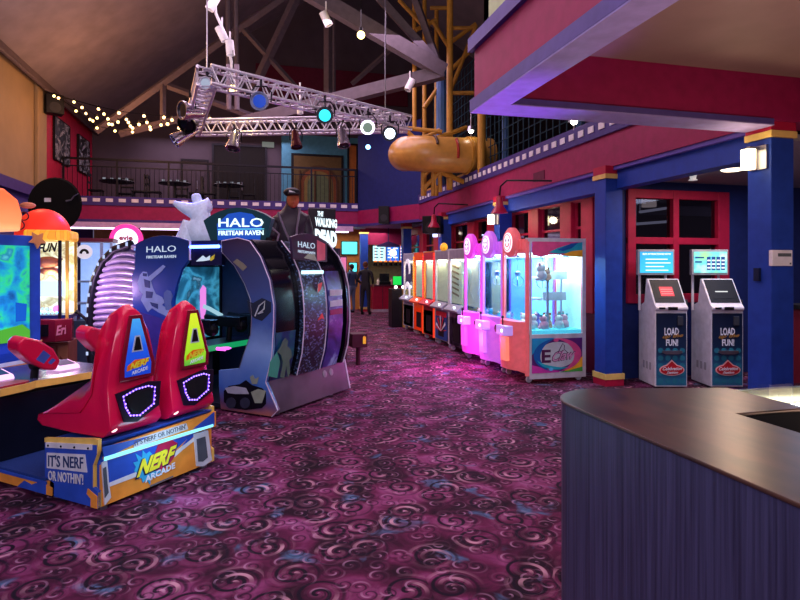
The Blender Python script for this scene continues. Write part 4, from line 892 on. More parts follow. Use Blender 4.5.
# silver side of the near machine with header art and lower artwork
W2 = .91
c = MB()
for (x0_, x1_, z0_, z1_) in ((.045, W2-.0, .61, .67), (.045, W2, .06, .15), (W2-.055, W2, .15, 2.0), (.045, .075, .15, 2.0), (.02, W2, 1.95, 2.0)): c.box(x0_, x1_, -.012+(.002 if x1_-x0_ > .2 else 0), .0, z0_, z1_)
sf = c.build('side_frame', SILV, eclaw)
def wave(pts, mat, nm, par, off): return MB().slab([(x*1.1 if x < .6 else x if x > .84 else .66+(x-.6)*1.08, -off, z if z > 1 else .14+(z-.14)*.815) for x, z in pts], .003, nY).build(nm, mat, par)
ha = wave([(.075, 1.95), (W2-.055, 1.95), (W2-.055, 1.74), (.6, 1.75), (.45, 1.77), (.3, 1.765), (.2, 1.74), (.075, 1.76)], M('print_rose_pink', '#d8508c', .35), 'header_art', eclaw, .006)
wave([(.30, 1.80), (.42, 1.86), (.60, 1.92), (W2-.055, 1.95), (W2-.055, 1.82), (.6, 1.80), (.45, 1.785)], M('print_turquoise', '#28a8c0', .35), 'turquoise_wave', ha, .010)
wave([(.42, 1.84), (.62, 1.93), (.72, 1.94), (.62, 1.86), (.5, 1.82)], M('print_cobalt', '#1c5ca8', .35), 'blue_wave', ha, .014)
wave([(.5, 1.775), (.62, 1.82), (W2-.055, 1.84), (W2-.055, 1.74), (.6, 1.75)], M('print_amber', '#f0b030', .35), 'amber_wave', ha, .014)
la = MB().box(.07, W2-.05, -.008, -.004, .14, .62).build('artwork', M('print_deep_purple', '#5c2a78', .35), eclaw)
def el(cx_, cz, rx, rz_, off, mat, nm, a0=0, a1=2*PI, n=28, par=la):
    return wave([(cx_+rx*math.cos(a0+(a1-a0)*k/n), cz+rz_*math.sin(a0+(a1-a0)*k/n)) for k in range(n)], mat, nm, par, off)
def arcband(cx_, cz, rx, rz_, th, a0, a1, off, mat, nm, n=24):
    a_ = [(cx_+rx*math.cos(a0+(a1-a0)*k/n), cz+rz_*math.sin(a0+(a1-a0)*k/n)) for k in range(n+1)]
    b_ = [(cx_+(rx-th*math.sin(PI*k/n)-.004)*math.cos(a0+(a1-a0)*k/n), cz+(rz_-th*math.sin(PI*k/n)-.004)*math.sin(a0+(a1-a0)*k/n)) for k in range(n+1)][::-1]
    return wave(a_+b_, mat, nm, la, off)
wave([(.07, .14), (.07, .28), (.25, .22), (.45, .16), (.45, .14)], M('print_magenta', '#c83ca8', .35), 'magenta_corner', la, .012)
wave([(.5, .14), (.78, .14), (.78, .40), (.7, .30)], M('print_amber', '#f0b030', .35), 'amber_corner', la, .012)
wave([(.45, .14), (.78, .14), (.78, .22), (.6, .17)], M('print_leaf', '#48a848', .35), 'green_corner', la, .014)
wave([(.07, .45), (.07, .73), (.38, .73), (.2, .62)], M('print_azure', '#2890c8', .35), 'azure_corner', la, .012)
el(.42, .44, .27, .22, .016, M('print_white', '#e4dcec', .4), 'white_oval')
arcband(.42, .44, .33, .28, .09, math.radians(95), math.radians(250), .018, M('print_cobalt', '#1c5ca8', .35), 'blue_swirl')
arcband(.42, .44, .34, .28, .10, math.radians(-80), math.radians(95), .018, M('print_rose_pink', '#d8508c', .35), 'pink_swirl')
arcband(.42, .44, .30, .25, .05, math.radians(200), math.radians(300), .02, M('print_turquoise', '#28a8c0', .35), 'turquoise_swirl')
el(.33, .20, .03, .028, .022, M('print_sky', '#58b0e8', .35), 'paint_drop'); el(.40, .69, .035, .03, .022, M('print_rose_pink', '#d8508c', .35), 'paint_drop')
text('E', M('ink_plum', '#4a1c48', .4), la, (.22, -.020, .28), (.36, -.020, .28), (.22, -.020, .46), name='lettering', bold=.03)
text('Claw', M('ink_plum', '#4a1c48', .4), la, (.37, -.020, .28), (.73, -.020, .32), (.39, -.020, .43), name='lettering', shear=.35, bold=.05)
text('Claw', M('print_mauve', '#c890b8', .4), la, (.378, -.023, .288), (.722, -.023, .326), (.398, -.023, .422), name='lettering', shear=.35, bold=.015)
MB().path([(.46, -.024, .40), (.51, -.024, .49), (.54, -.024, .54), (.57, -.024, .51), (.56, -.024, .46), (.62, -.024, .41)], .005, 5).build('claw_outline', M('ink_plum', '#4a1c48', .4), la)
# white shelves in the near machine
sh = MB().box(.36, .78, .30, .7, 1.42, 1.46).box(.36, .78, .26, .30, 1.42, 1.54).build('shelf', white, eclaw)
MB().box(.34, .76, .30, .7, 1.12, 1.15).box(.40, .76, .26, .30, 1.12, 1.24).build('shelf', white, eclaw)
MB().box(.41, .44, .18, .21, .72, 1.9).build('inner_post', SILV, eclaw)
MB().box(.70, .72, .3, .32, .86, 1.9).build('inner_post', SILV, eclaw)
# plush prizes: things of their own
PM = [M('plush_white', '#f0ece8', .9), M('plush_pink', '#f0a8b8', .9), M('plush_teal', '#48a8a0', .9), M('plush_peach', '#f0c0a0', .9), M('plush_brown', '#9c6a50', .9), M('plush_violet', '#a888d8', .9)]
ORD = ['leftmost', 'second from left', 'third from left', 'fourth from left', 'fifth from left', 'sixth from left', 'seventh from left', 'rightmost']
def pxof(x, y): return (x*CA-y*SA)/(x*SA+y*CA)
def plush(loc, r, mi, label, group):
    o = thing('plush_toy', label, 'plush toy', loc, random.uniform(0, 6), group)
    MB().ball((0, 0, r*.8), (r*.85, r*.75, r*.8)).build('body', PM[mi], o, smooth=True)
    hd_ = MB().ball((0, -r*.15, r*1.85), (r*.72, r*.68, r*.62)).build('head', PM[mi], o, smooth=True)
    for sx in (-1, 1):
        MB().ball((sx*r*.5, -r*.1, r*2.4), r*.24, 8, 6).build('ear', PM[(mi+1) % 6], hd_, smooth=True)
        MB().ball((sx*r*.7, -r*.3, r*.35), (r*.3, r*.45, r*.28), 8, 6).build('foot', PM[mi], o, smooth=True)
    return o
random.seed(11)
spots = [(3.86, 7.42, .075, 0), (4.0, 7.36, .07, 1), (4.13, 7.50, .075, 3), (4.25, 7.38, .07, 0), (4.38, 7.46, .07, 1), (4.45, 7.66, .075, 2), (4.05, 7.70, .075, 5), (3.9, 7.76, .07, 0)]
for i, (x, y, r, mi) in enumerate(spots):
    plush((x, y, .722), r*1.15, mi, ['white', 'pink', 'teal', 'peach', 'brown', 'violet'][mi]+' plush toy in the coral claw machine prize bed, '+ORD[sorted(spots, key=lambda q: pxof(q[0], q[1])).index(spots[i])], 'plush toys in the coral machine')
for i, (x, y, r, mi) in enumerate([(3.95, 7.33, .10, 0), (4.06, 7.36, .075, 3)]):
    t_ = plush((x, y, 1.40), r, mi, ['white and pink plush toy hanging in the coral claw machine window', 'peach plush toy hanging beside the white one behind the coral machine glass'][i], 'plush toys hanging in the coral machine')
    MB().tube((0, 0, r*2.3), (0, 0, .58), .004, 5).build('hanging_cord', white, t_)
for k, y0 in enumerate((8.02, 8.82)):
    for j in range(4):
        plush((3.83+.12*(j % 2), y0+.18+.14*j, .722), .07, (j+k) % 6, 'small '+['white', 'pink', 'teal', 'peach', 'brown', 'violet'][(j+k) % 6]+' plush toy low in the %s claw machine' % ('lilac', 'magenta')[k], 'plush toys in the %s machine' % ('lilac', 'magenta')[k])
# farther machines
CREAM = '#ffe0b0'
far = [('silver framed prize machine with warm cream lit window, next to the magenta claw machine', 9.72, M('silver_body', '#8f8c9c', .35), SILV, ramp_mat('maroon_face', [(.4, '#3c1c34'), (.6, '#6a4468')], 'noise', 6, emit=.05)),
       ('silver prize machine with small yellow topper and red and blue sunburst lower panel', 10.68, M('silver_body', '#8f8c9c', .35), SILV, None),
       ('narrow prize machine with red and yellow beaded corner posts', 11.62, M('red_beaded', '#c03048', .4), M('amber_post', '#d8983c', .35), None),
       ('orange and red striped prize machine, fourth from the round-topped ones', 12.5, M('orange_red_body', '#d85028', .4, emit='#d84820', es=.15), M('vermilion_post', '#e05028', .35), None),
       ('pale prize machine with white crescent marks at the far end of the row', 13.5, M('pale_body', '#98a0b8', .4), M('white_post', '#c8c8d8', .35), None)]
for i, (lb, y0, bm_, fm_, face) in enumerate(far):
    o = crane('prize_machine', lb, y0, '#ffffff', bm_, x0=3.72+.03*i, w=.86 if i < 4 else .95, topper=False, glow=CREAM, ge=22, h=1.95, frame=fm_, facemat=face, group='silver prize machines')
    del o['group']
    w_ = .86
    MB().box(.3, .32, .06, w_-.06, .86, 1.7).build('lit_cream_panel', M('cream_panel', '#e8c898', .5, emit='#ffcf90', es=.35), o)
    if i == 0: MB().slab([(.29, .3, 1.0), (.29, .5, 1.2), (.29, .4, 1.5), (.29, .55, 1.7), (.29, .62, 1.6), (.29, .5, 1.45), (.29, .6, 1.2)], .004, nX).build('cream_swirl', M('swirl_ivory', '#fff0d0', .4), o)
    if i == 1:
        for k in range(6): MB().slab([(.29, .2, 1.0+k*.11), (.29, .6, 1.06+k*.11), (.29, .6, 1.10+k*.11), (.29, .2, 1.04+k*.11)], .004, nX).build('zigzag_band', M('zigzag_brown', '#8c5c3c', .5), o)
        tz = MB().ball((.05, .43, 2.0), (.07, .14, .09)).ball((.02, .28, 1.98), (.05, .08, .06)).build('yellow_topper', M('topper_yellow', '#f0b838', .4, emit='#f0a820', es=.3), o, smooth=True)
        lb_ = MB().box(-.008, .0, .06, .80, .14, .70).build('sunburst_panel', M('burst_navy', '#20448c', .4), o)
        for k in range(7):
            a = -.3+k*.55; MB().slab([(-.012, .43, .30), (-.012, .43+.33*math.cos(a), .32+.3*abs(math.sin(a))), (-.012, .43+.33*math.cos(a+.22), .32+.3*abs(math.sin(a+.22)))], .003, nX).build('ray', M('burst_white', '#e0e4f0', .4) if k % 2 else M('burst_red', '#d02840', .4), lb_)
        MB().box(-.014, -.0, .1, .76, .60, .70).build('red_band', M('burst_red', '#d02840', .4), lb_)
    if i in (2, 3):
        c_ = M('bead_red', '#e03848', .35, emit='#e02838', es=.5) if i == 2 else M('bead_amber', '#f0a838', .35, emit='#f09020', es=.5)
        for yy in (.02, .82):
            for k in range(16): MB().ball((-.015, yy, .92+k*.06), .024, 7, 5).build('bead', c_, o)
        MB().box(-.02, .0, .03, .09, .10, 1.9).build('front_strip', M('strip_vermilion', '#f04828', .35, emit='#f03818', es=.4), o)
    if i == 4:
        for (cy_, cz) in ((.42, 1.55), (.42, .98)):
            MB().slab([(-.03, cy_+.26*math.cos(a*PI/9+.4), cz+.26*math.sin(a*PI/9+.4)) for a in range(10)]+[(-.03, cy_+.05+.19*math.cos((9-a)*PI/9+.4), cz-.05+.2*math.sin((9-a)*PI/9+.4)) for a in range(10)], .01, nX).build('crescent', M('crescent_white', '#e8e8f0', .4, emit='#e0e0f0', es=.3), o)
# short tan cabinet and gumball stand at the end
t = thing('redemption_cabinet', 'short tan cabinet with dark side and small white lamps beside the crescent machine', 'cabinet', (3.62, 14.75, 0))
MB().box(.3, .75, 0, .5, .0, 1.0).build('cabinet', M('tan_cabinet', '#b88c50', .5), t, bevel=.01)
MB().box(.0, .28, .05, .45, .0, 1.02).build('dark_cabinet', M('cabinet_black', '#16121c', .4), t, bevel=.01)
for k in range(3): MB().ball((.1+.2*k, .02, 1.07), .045, 10, 8).build('lamp_globe', E('globe_white', '#ffe8f0', 2.0 if k != 1 else 1.2), t)
# glow the machines throw on the aisle
light('AREA', 'claw_front_glow', (3.3, 8.7, 1.0), 26, '#ff50d0', 1.6, 1.2, (0, math.radians(40), 0))
light('POINT', 'claw_floor_glow', (3.25, 8.6, .45), 12, '#ff48c8', .15)

# ------------------------------------------------------------------ roof steel
def beam(a, b, r, nm='roof_beam', n=4, mat=BEAM):
    return struct(MB().tube(a, b, r, n).build(nm, mat, bevel=0))
def flat_beam(a, b, hw, hh, nm='roof_beam', mat=BEAM):
    a = Vector(a); b = Vector(b); t = (b-a).normalized(); s_ = t.cross(Vector((0, 0, 1))).normalized(); u = s_.cross(t)
    vs = [p+s_*x*hw+u*z*hh for p in (a, b) for x in (-1, 1) for z in (-1, 1)]
    return struct(MB().add(vs, [(0, 1, 3, 2), (4, 6, 7, 5), (0, 4, 5, 1), (2, 3, 7, 6), (0, 2, 6, 4), (1, 5, 7, 3)]).build(nm, mat))
N0 = D(444, 72, 12.5)
flat_beam(D(306, -9, 12.0), N0, .12, .15)
flat_beam(N0, D(228, 127, 13.5), .12, .13)
flat_beam(D(372, -10, 12.6), D(440, 66, 12.55), .06, .08)
flat_beam(D(414, -4, 12.9), D(437, 60, 12.6), .06, .07)
RD = 16.0
for (a, b, r) in (((96, 131), (206, 52), .11), ((206, 52), (318, -28), .11), ((163, 84), (163, 122), .08), ((168, 86), (252, 116), .09), ((120, 134), (206, 112), .10),
                  ((298, -6), (252, 92), .13), ((244, 30), (300, 92), .08), ((392, 48), (352, 84), .07), ((328, -10), (328, 96), .12), ((334, 0), (334, 96), .05)):
    beam(D(*a, RD), D(*b, RD), r)
for px in (228, 236): beam(D(px, -10, 14), D(px+1, 110, 14), .06, n=8)
struct(MB().tube(D(442, 70, 13.4), (D(442, 74, 13.4).x, D(442, 74, 13.4).y, 3.5), .14, 12).build('column', M('dusty_blue_paint', '#3c5c88', .5)))

# ------------------------------------------------------------------ yellow play structure and tube slide
YP = M('yellow_pipe', '#a87a30', .4); SLM = M('orange_slide_plastic', '#b0823c', .3, bump=.03)
ps_ = thing('play_structure', 'yellow pipe climbing frame rising above the right fascia around the slide', 'play structure', (D(440, 200, 13.6).x, D(440, 200, 13.6).y, 3.5))
def LP(px, py, d=13.6): return D(px, py, d)-ps_.location
def pipe(a, b, d=13.6, r=.055, d2=None): MB().tube(LP(*a, d), LP(*b, d2 or d), r, 8).build('pipe', YP, ps_, smooth=True)
for x_, y0_, y1_ in ((414.5, -5, 128), (424.5, -5, 196), (436.5, 10, 196), (428, 20, 60)): pipe((x_, y0_), (x_, y1_), 14.2)
pipe((450, -10), (449.5, 190), 12.9, .075); pipe((481.5, 100), (481.5, 174), 12.2, .09)
for a, b in (((399, 0), (430, 33)), ((432, 20), (450, 49)), ((451, 42), (476, 24)), ((476, 26), (450, 92)), ((450, 71), (473, 48)), ((416, 62), (430, 44)), ((416, 84), (432, 66)), ((424, 108), (438, 88)),
             ((430, 8), (452, 8)), ((450, 28), (476, 28)), ((450, 93), (474, 93)), ((416, 30), (436, 20))):
    pipe(a, b, 13.4, .05)
for a, b in (((405, 128), (442, 132)), ((405, 129), (416, 140)), ((424, 138), (440, 130)), ((422, 190), (440, 172)), ((423, 176), (440, 160)), ((423, 162), (423, 196)), ((433, 162), (433, 196)), ((440, 160), (440, 192))):
    pipe(a, b, 12.7, .05)
MB().prism([(12.3, 3.55), (15.7, 3.55), (15.7, 3.75), (12.3, 3.75)], 'x', 4.74, 4.86).build('base_board', YP, ps_).location = -ps_.location
sl = thing('tube_slide', 'large orange plastic tube slide with rounded end, poking out over the aisle', 'slide', (0, 0, 0))
cz = 4.06; yc = 12.0
pth = [(5.2, yc, cz+.02), (4.5, yc, cz), (4.0, yc+.02, cz), (3.68, yc+.03, cz), (3.50, yc+.13, cz+.02), (3.42, yc+.32, cz+.05), (3.42, yc+.6, cz+.10), (3.46, yc+.9, cz+.14)]
MB().path(pth, .385, 28).build('tube', SLM, sl, smooth=True)
for xx in (4.62, 4.70, 4.78, 4.86): MB().lathe([(.385, 0), (.42, .0), (.42, .03), (.385, .03)], (xx, yc, cz), 28, zdir((1, 0, 0))).build('flange', YP, sl)
MB().path([(4.3+0, yc+.40*math.cos(a), cz+.40*math.sin(a)) for a in (2.3, 2.7, 3.1, 3.5)], .03, 6).build('red_strap', M('strap_red', '#8a2018', .5), sl)
MB().path([(3.85, yc-.385*math.cos(a), cz+.39*math.sin(a)) for a in (.4, .7, 1.0, 1.3, 1.6)], .03, 6).build('dark_strap', M('strap_dark', '#3a2418', .5), sl)
MB().tube((3.8, yc, cz-.3), (4.75, yc+.3, 3.5), .06, 8).tube((3.8, yc, cz+.3), (4.75, yc+.3, cz+.7), .05, 8).build('support_arm', YP, sl)
NETM = M('teal_net_cord', '#1c3a48', .7)
c = MB()
y = 4.7
while y < 15.6: c.tube((5.0, y, 3.66), (5.0, y, 6.4), .012, 5); y += .22
z = 3.75
while z < 6.4: c.tube((5.0, 4.7, z), (5.0, 15.6, z), .010, 5); z += .22
o = c.build('safety_net', NETM); tag(o, 'dark teal safety netting strung above the right checkered fascia', 'net', kind='stuff')
for yy in (8.2, 11.0):
    o = MB().tube((5.1, yy, 3.5), (5.1, yy, 7.2), .07, 10).build('net_post', M('dusty_blue_paint', '#3c5c88', .5))
    tag(o, ['dusty blue post behind the netting, right of the yellow pipe', 'second dusty blue post behind the netting, beside the yellow pipe'][yy > 9], 'post', 'posts behind the netting')

# ------------------------------------------------------------------ triangular lighting truss
TZ = 4.2
TA = atZ(207, 76, TZ); TB = atZ(407, 124, TZ); TC = atZ(193, 128, TZ)
tr = thing('lighting_truss', 'triangular aluminium lighting truss hung from the roof by cables', 'truss', TA)
def tseg(a, b):
    a = a-TA; b = b-TA; t = (b-a).normalized(); s_ = t.cross(Vector((0, 0, 1))).normalized()*.12; u = Vector((0, 0, .12))
    L_ = (b-a).length; n = round(L_/.26); c = MB(); off = [s_+u, s_-u, -s_-u, -s_+u]
    for o_ in off: c.tube(a+o_, b+o_, .024, 8)
    c.build('chord_frame', alu, tr, smooth=True); c = MB()
    for i in range(n):
        p = a+(b-a)*(i/n); q = a+(b-a)*((i+1)/n); m_ = (p+q)/2
        for k in range(4):
            o1, o2 = off[k], off[(k+1) % 4]
            c.tube(p+o1, m_+o2, .012, 5); c.tube(m_+o2, q+o1, .012, 5)
    c.build('lattice', alu, tr)
tseg(TA, TB); tseg(TA, TC); tseg(TC, TB)
for P_ in (TA,):
    MB().tube(P_-TA+Vector((0, 0, .1)), P_-TA+Vector((0, 0, 4.0)), .010, 6).build('hanging_cable', steel, tr)
q = TA+(TB-TA)*.86
MB().tube(q-TA+Vector((0, 0, .1)), q-TA+Vector((0, 0, 4.6)), .010, 6).build('hanging_cable', steel, tr)
chrome = M('chrome_can', '#c8c4d0', .18, .95)
def stage(label, p, d, lens, body, r=.105, ln=.26, drop=.22, group='stage lights on the truss'):
    o = thing('stage_light', label, 'stage light', p, 0, group)
    d = Vector(d).normalized(); R_ = zdir(d)
    bd = MB().lathe([(0, -ln*.7), (r*.55, -ln*.66), (r*.75, -ln*.35), (r*.8, 0), (r, ln*.25), (r*1.05, ln*.42), (r*.92, ln*.42), (r*.9, ln*.3)], (0, 0, 0), 20, R_).build('can', body, o, smooth=True)
    MB().lathe([(0, ln*.30), (r*.72, ln*.30), (r*.72, ln*.36), (0, ln*.38)], (0, 0, 0), 20, R_).build('lens', lens, bd)
    s_ = d.cross(Vector((0, 0, 1))).normalized()*r*1.15
    MB().path([s_, s_*1.05+Vector((0, 0, drop*.6)), s_*.6+Vector((0, 0, drop)), -s_*.6+Vector((0, 0, drop)), -s_*1.05+Vector((0, 0, drop*.6)), -s_], .011, 6).tube((0, 0, drop), (0, 0, drop+.1), .018, 6).build('yoke', darkmetal, o)
    MB().path([d*-ln*.6, Vector((0, 0, .05))-d*ln*.6, Vector((0, 0, drop+.05))], .008, 5).build('cable', black, o)
    return o
tc_ = Vector((-SA, -CA, -.15))
gcan = M('grey_can', '#7a7e98', .3, .6); kcan = M('black_can', '#15151c', .35, .3)
def onAB(u): return TA+(TB-TA)*u
stage('stage light with deep blue lens under the near left run of the truss', D(261, 102, 8.2), tc_, E('lens_blue', '#1c44b8', .6), gcan, .125)
stage('black stage light with bright cyan lens under the middle of the near truss run', D(325, 116, 9.0), tc_+Vector((.1, 0, 0)), E('lens_cyan', '#20c0e8', 1.5), kcan, .125)
stage('stage light with pale ring lens near the right tip of the truss', D(368, 128, 9.7), tc_, E('lens_grey_green', '#90a898', .35), chrome, .115)
stage('black stage light with glaring white lens, rightmost on the truss', D(390, 134, 10.0), tc_, E('lens_white', '#c8e8ff', 2.5), kcan, .125)
stage('chrome stage light pointing left with round dark face, on the short left run', D(190, 111, 9.0), (-1, -.7, -.15), M('lens_dark', '#101420', .1), chrome, .14, .34)
stage('white boxy stage light clamped to the left corner of the truss', D(207, 84, 8.0), tc_, E('lens_dim', '#a0a8c0', .6), M('white_can', '#c8c8d4', .35), .085, .2, .1)
stage('chrome stage light pointing down left from the lowest truss corner', D(183, 136, 10.0), (-1, -.3, -.75), M('lens_dark', '#101420', .1), chrome, .12, .42)
stage('black stage light bunched at the far left truss corner', D(190, 122, 9.9), (-.4, -.8, -.6), M('lens_dark', '#101420', .1), kcan, .16, .3, .1)
stage('chrome stage light hanging from the rear truss run at its left', D(234, 142, 10.6), (-.15, -.3, -1), M('lens_dark', '#101420', .1), chrome, .13, .34)
stage('dark red and black stage light hanging from the middle of the rear truss run', D(296, 141, 10.4), (.1, -.3, -1), M('lens_dark', '#101420', .1), M('red_black_can', '#4a1420', .35, .4), .10, .30)
stage('chrome stage light hanging from the rear truss run near its right end', D(343, 139, 10.2), (.1, -.3, -1), M('lens_dark', '#101420', .1), chrome, .11, .32, .3)

# ceiling track lights, bulbs
def track(label, p, d, r=.07, ln=.3, drop=.3, grp='white ceiling track lights'):
    o = thing('track_light', label, 'track light', p, 0, grp); R_ = zdir(d)
    b = MB().lathe([(0, -ln/2), (r, -ln/2), (r, ln/2), (r*.85, ln/2), (r*.85, ln*.3)], (0, 0, 0), 14, R_).build('can', white, o, smooth=True)
    MB().lathe([(0, ln*.3), (r*.85, ln*.3), (r*.85, ln*.32), (0, ln*.33)], (0, 0, 0), 14, R_).build('lens', M('lens_dark', '#101420', .1), b)
    MB().tube((0, 0, 0), (0, 0, drop), .015, 6).build('stem', white, o)
track('white track light at the top of the pipe above the truss', D(213, 3, 10.5), (-.5, 0, -1), .08, .28)
track('white track light second down the pipe above the truss', D(222, 34, 10.5), (.5, 0, -1), .075, .26)
track('white track light third down the pipe above the truss', D(230, 48, 10.5), (.1, 0, -1), .075, .26)
track('white track light hanging under the big diagonal roof beam', D(326, 19, 11.5), (.5, 0, -1), .08, .28, .35)
track('small white track light hanging under the rising beam by the yellow pipes', D(410, 85, 12.5), (-.5, 0, -1), .08, .26, .3)
track('small white track light hanging behind the near truss run', D(300, 109, 11.0), (.05, 0, -1), .06, .2, .5)
o = MB().path([D(213, -12, 10.55), D(216, 14, 10.55), D(226, 36, 10.55), D(231, 60, 10.55), D(234, 82, 10.55)], .025, 8).build('conduit', offw); tag(o, 'thin pale conduit carrying track lights down above the truss', 'conduit')
for lb, p, st_ in (('glowing warm yellow bulb hanging right of centre under the diagonal beam', D(361, 35, 11.0), 12), ('glowing warm bulb lamp hanging behind the left truss run', D(233, 89, 10.4), 9)):
    o = thing('hanging_bulb', lb, 'bulb', p, 0, 'hanging warm bulbs')
    MB().ball((0, 0, 0), .075, 12, 8).build('bulb', E('warm_bulb', '#ffd674', st_*.35), o, smooth=True)
    MB().tube((0, 0, .05), (0, 0, .14), .035, 8).tube((0, 0, .1), (0, 0, .7), .008, 5).build('socket', black, o)
    light('POINT', 'bulb_light', p+Vector((0, 0, -.15)), 14, '#ffdc90', .06)

# festoon lights over the balcony
strings = [[(46, 93), (54, 96), (58.5, 98), (74, 102), (82, 107.5), (97, 118)],
           [(46, 93), (56, 97), (76, 111), (86, 113.5), (90, 119.5), (93, 121), (97, 128), (115, 131), (132.5, 132)],
           [(46, 93), (98.5, 109), (104, 114), (108, 119), (109, 124), (112, 124.5), (118, 122), (126.5, 119.5), (128.5, 122.5), (130.5, 126), (132.5, 128), (139, 124.5), (147, 122.5), (150, 127), (150.5, 129.5), (161, 125)],
           [(74, 102), (119, 113), (144, 116), (164, 117.5), (167.5, 124), (172, 120), (179, 128), (185, 118), (210, 119)]]
dd = [14.5, 15.2, 13.6, 12.6]
for k, (pp, d_) in enumerate(zip(strings, dd)):
    o = thing('string_lights', ['short string of warm bulbs running from the left wall speaker', 'string of warm bulbs sagging lowest in front of the red balcony wall', 'longest string of warm bulbs, densest in the middle of the left balcony', 'string of warm bulbs reaching the left corner of the lighting truss'][k], 'string lights', D(*pp[0], d_), 0, 'warm string lights')
    L0 = o.location
    pts = []
    pts = [atX(46, 92, -5.26)-L0]
    for a, b in zip(pp, pp[1:]):
        pts += [D(a[0], a[1]-2, d_)-L0, D((a[0]+b[0])/2, (a[1]+b[1])/2-1.4, d_)-L0]
    pts.append(D(pp[-1][0], pp[-1][1]-2, d_)-L0)
    MB().path(pts, .008, 5).build('wire', black, o)
    for a in pp[1:]:
        b = MB().ball(D(*a, d_)-L0, .034, 8, 6).build('bulb', E('festoon_bulb', '#ffc27a', 4), o, smooth=True)
        MB().tube(D(*a, d_)-L0+Vector((0, 0, .03)), D(*a, d_)-L0+Vector((0, 0, .09)), .018, 6).build('cap', black, b)
    light('POINT', 'festoon_light', D(100+25*k, 112, d_-.2), 40, '#ffb070', .5)

# ------------------------------------------------------------------ balcony: railing, tables, chairs, pictures
rl = thing('balcony_railing', 'long black metal railing with thin balusters along the back balcony', 'railing', (-5.25, 18.55, 3.5))
MB().box(0, 8.6, -.03, .03, 1.22, 1.28).build('top_rail', darkmetal, rl); MB().box(0, 8.6, -.015, .015, 1.02, 1.05).box(0, 8.6, -.015, .015, .14, .17).build('lower_rail', darkmetal, rl)
for i in range(7): MB().box(.02+i*1.42, .07+i*1.42, -.025, .025, .1, 1.25).build('post', darkmetal, rl)
c = MB(); x = .15
while x < 8.55: c.tube((x, 0, .15), (x, 0, 1.03), .008, 5); x += .13
c.build('baluster_infill', darkmetal, rl)['kind'] = 'stuff'
navyw = M('dark_navy_wood', '#10141f', .4)
def chair(label, x, y, rz, src=None):
    if src:
        o = copy_tree(src); o.location = (x, y, 3.5); o.rotation_euler = (0, 0, rz); o['label'] = label; return o
    o = thing('dining_chair', label, 'chair', (x, y, 3.5), rz, 'dark chairs on the balcony')
    MB().box(-.2, .2, -.2, .2, .43, .47).build('seat', navyw, o, bevel=.01)
    for sx in (-1, 1):
        for sy in (-1, 1): MB().tube((sx*.18, sy*.18, 0), (sx*.17, sy*.17, .43), .018, 6).build('leg', navyw, o)
    MB().box(-.2, -.17, .17, .2, .47, .98).box(.17, .2, .17, .2, .47, .98).box(-.2, .2, .165, .195, .88, .98).box(-.2, .2, .17, .19, .66, .72).build('backrest', navyw, o)
    return o
ch0 = None
cup0 = None
names_ = ['left', 'middle', 'right']
for k, px in enumerate((117, 175, 229)):
    p = D(px, 190, 18.9); p = atY(px, 190, 19.45)
    o = thing('dining_table', 'dark round table behind the balcony railing, %s of three' % names_[k], 'table', (p.x, p.y, 3.5), 0, 'dark balcony tables')
    MB().lathe([(0, .71), (.48, .71), (.5, .73), (.48, .75), (0, .75)], (0, 0, 0), 24).build('table_top', navyw, o)
    MB().tube((0, 0, .03), (0, 0, .71), .04, 10).build('pedestal', navyw, o); MB().lathe([(0, 0), (.28, 0), (.26, .03), (.05, .05)], (0, 0, 0), 20).build('base', navyw, o)
    for j, (dx, dy, rz, side) in enumerate(((-.62, .1, PI/2, 'left'), (.62, .1, -PI/2, 'right'), (.1, .82, 0, 'far'))):
        lb = 'dark wooden chair at the %s side of the %s balcony table' % (side, names_[k])
        c_ = chair(lb, p.x+dx, p.y+dy, rz, ch0); ch0 = ch0 or c_
    for j, dx in enumerate((-.32, -.12, .1, .30)):
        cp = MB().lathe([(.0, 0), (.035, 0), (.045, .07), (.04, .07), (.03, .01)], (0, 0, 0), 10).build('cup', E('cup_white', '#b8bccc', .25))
        cp.location = (p.x+dx, p.y-.2+.08*(j % 2), 4.251); tag(cp, 'small white cup on the %s balcony table, number %s from its left' % (names_[k], ('one', 'two', 'three', 'four')[j]), 'cup', 'white cups on the balcony tables')
def wallpic(px0, px1, y00, y01, y10, y11, label, seed):
    a = atX(px0, y01, -5.27); b = atX(px1, y11, -5.27); c2 = atX(px1, y10, -5.27); d2 = atX(px0, y00, -5.27)
    z0, z1 = min(a.z, b.z), max(c2.z, d2.z); z0 = (a.z+b.z)/2; z1 = (c2.z+d2.z)/2
    o = thing('framed_picture', label, 'picture', (-5.27, (a.y+b.y)/2, z0), 0, 'dark pictures on the red wall')
    hw = abs(b.y-a.y)/2
    fr_ = MB().box(-.01, .05, -hw, hw, 0, z1-z0).build('canvas', ramp_mat('ink_sketch', [(.35, '#0a0a10'), (.5, '#15151d'), (.56, '#b8b8c0'), (.6, '#1a1a22'), (.68, '#8a8a94')], 'noise', 2.5, 3, distort=2.2, rough=.4), o, bevel=.005)
    MB().box(.0, .06, -hw-.02, -hw, 0, z1-z0).box(.0, .06, hw, hw+.02, 0, z1-z0).box(0, .06, -hw, hw, -.02, 0).box(0, .06, -hw, hw, z1-z0, z1-z0+.02).build('frame', black, o)
wallpic(53, 68, 117, 162, 126, 163, 'large black and white picture nearest on the red balcony wall', 1)
wallpic(77, 88, 136, 172, 141, 174, 'smaller black and white picture farther along the red balcony wall', 2)
x0, x1, z0, z1 = ywall(293, 342, 157, 203, 21.6)
mu = thing('mural', 'large framed ochre and orange arch mural on the teal balcony wall', 'mural', (x0, 21.6, z0))
fm_ = MB().box(-.06, x1-x0+.06, 0, .08, 0, z1-z0+.06).build('frame', black, mu)
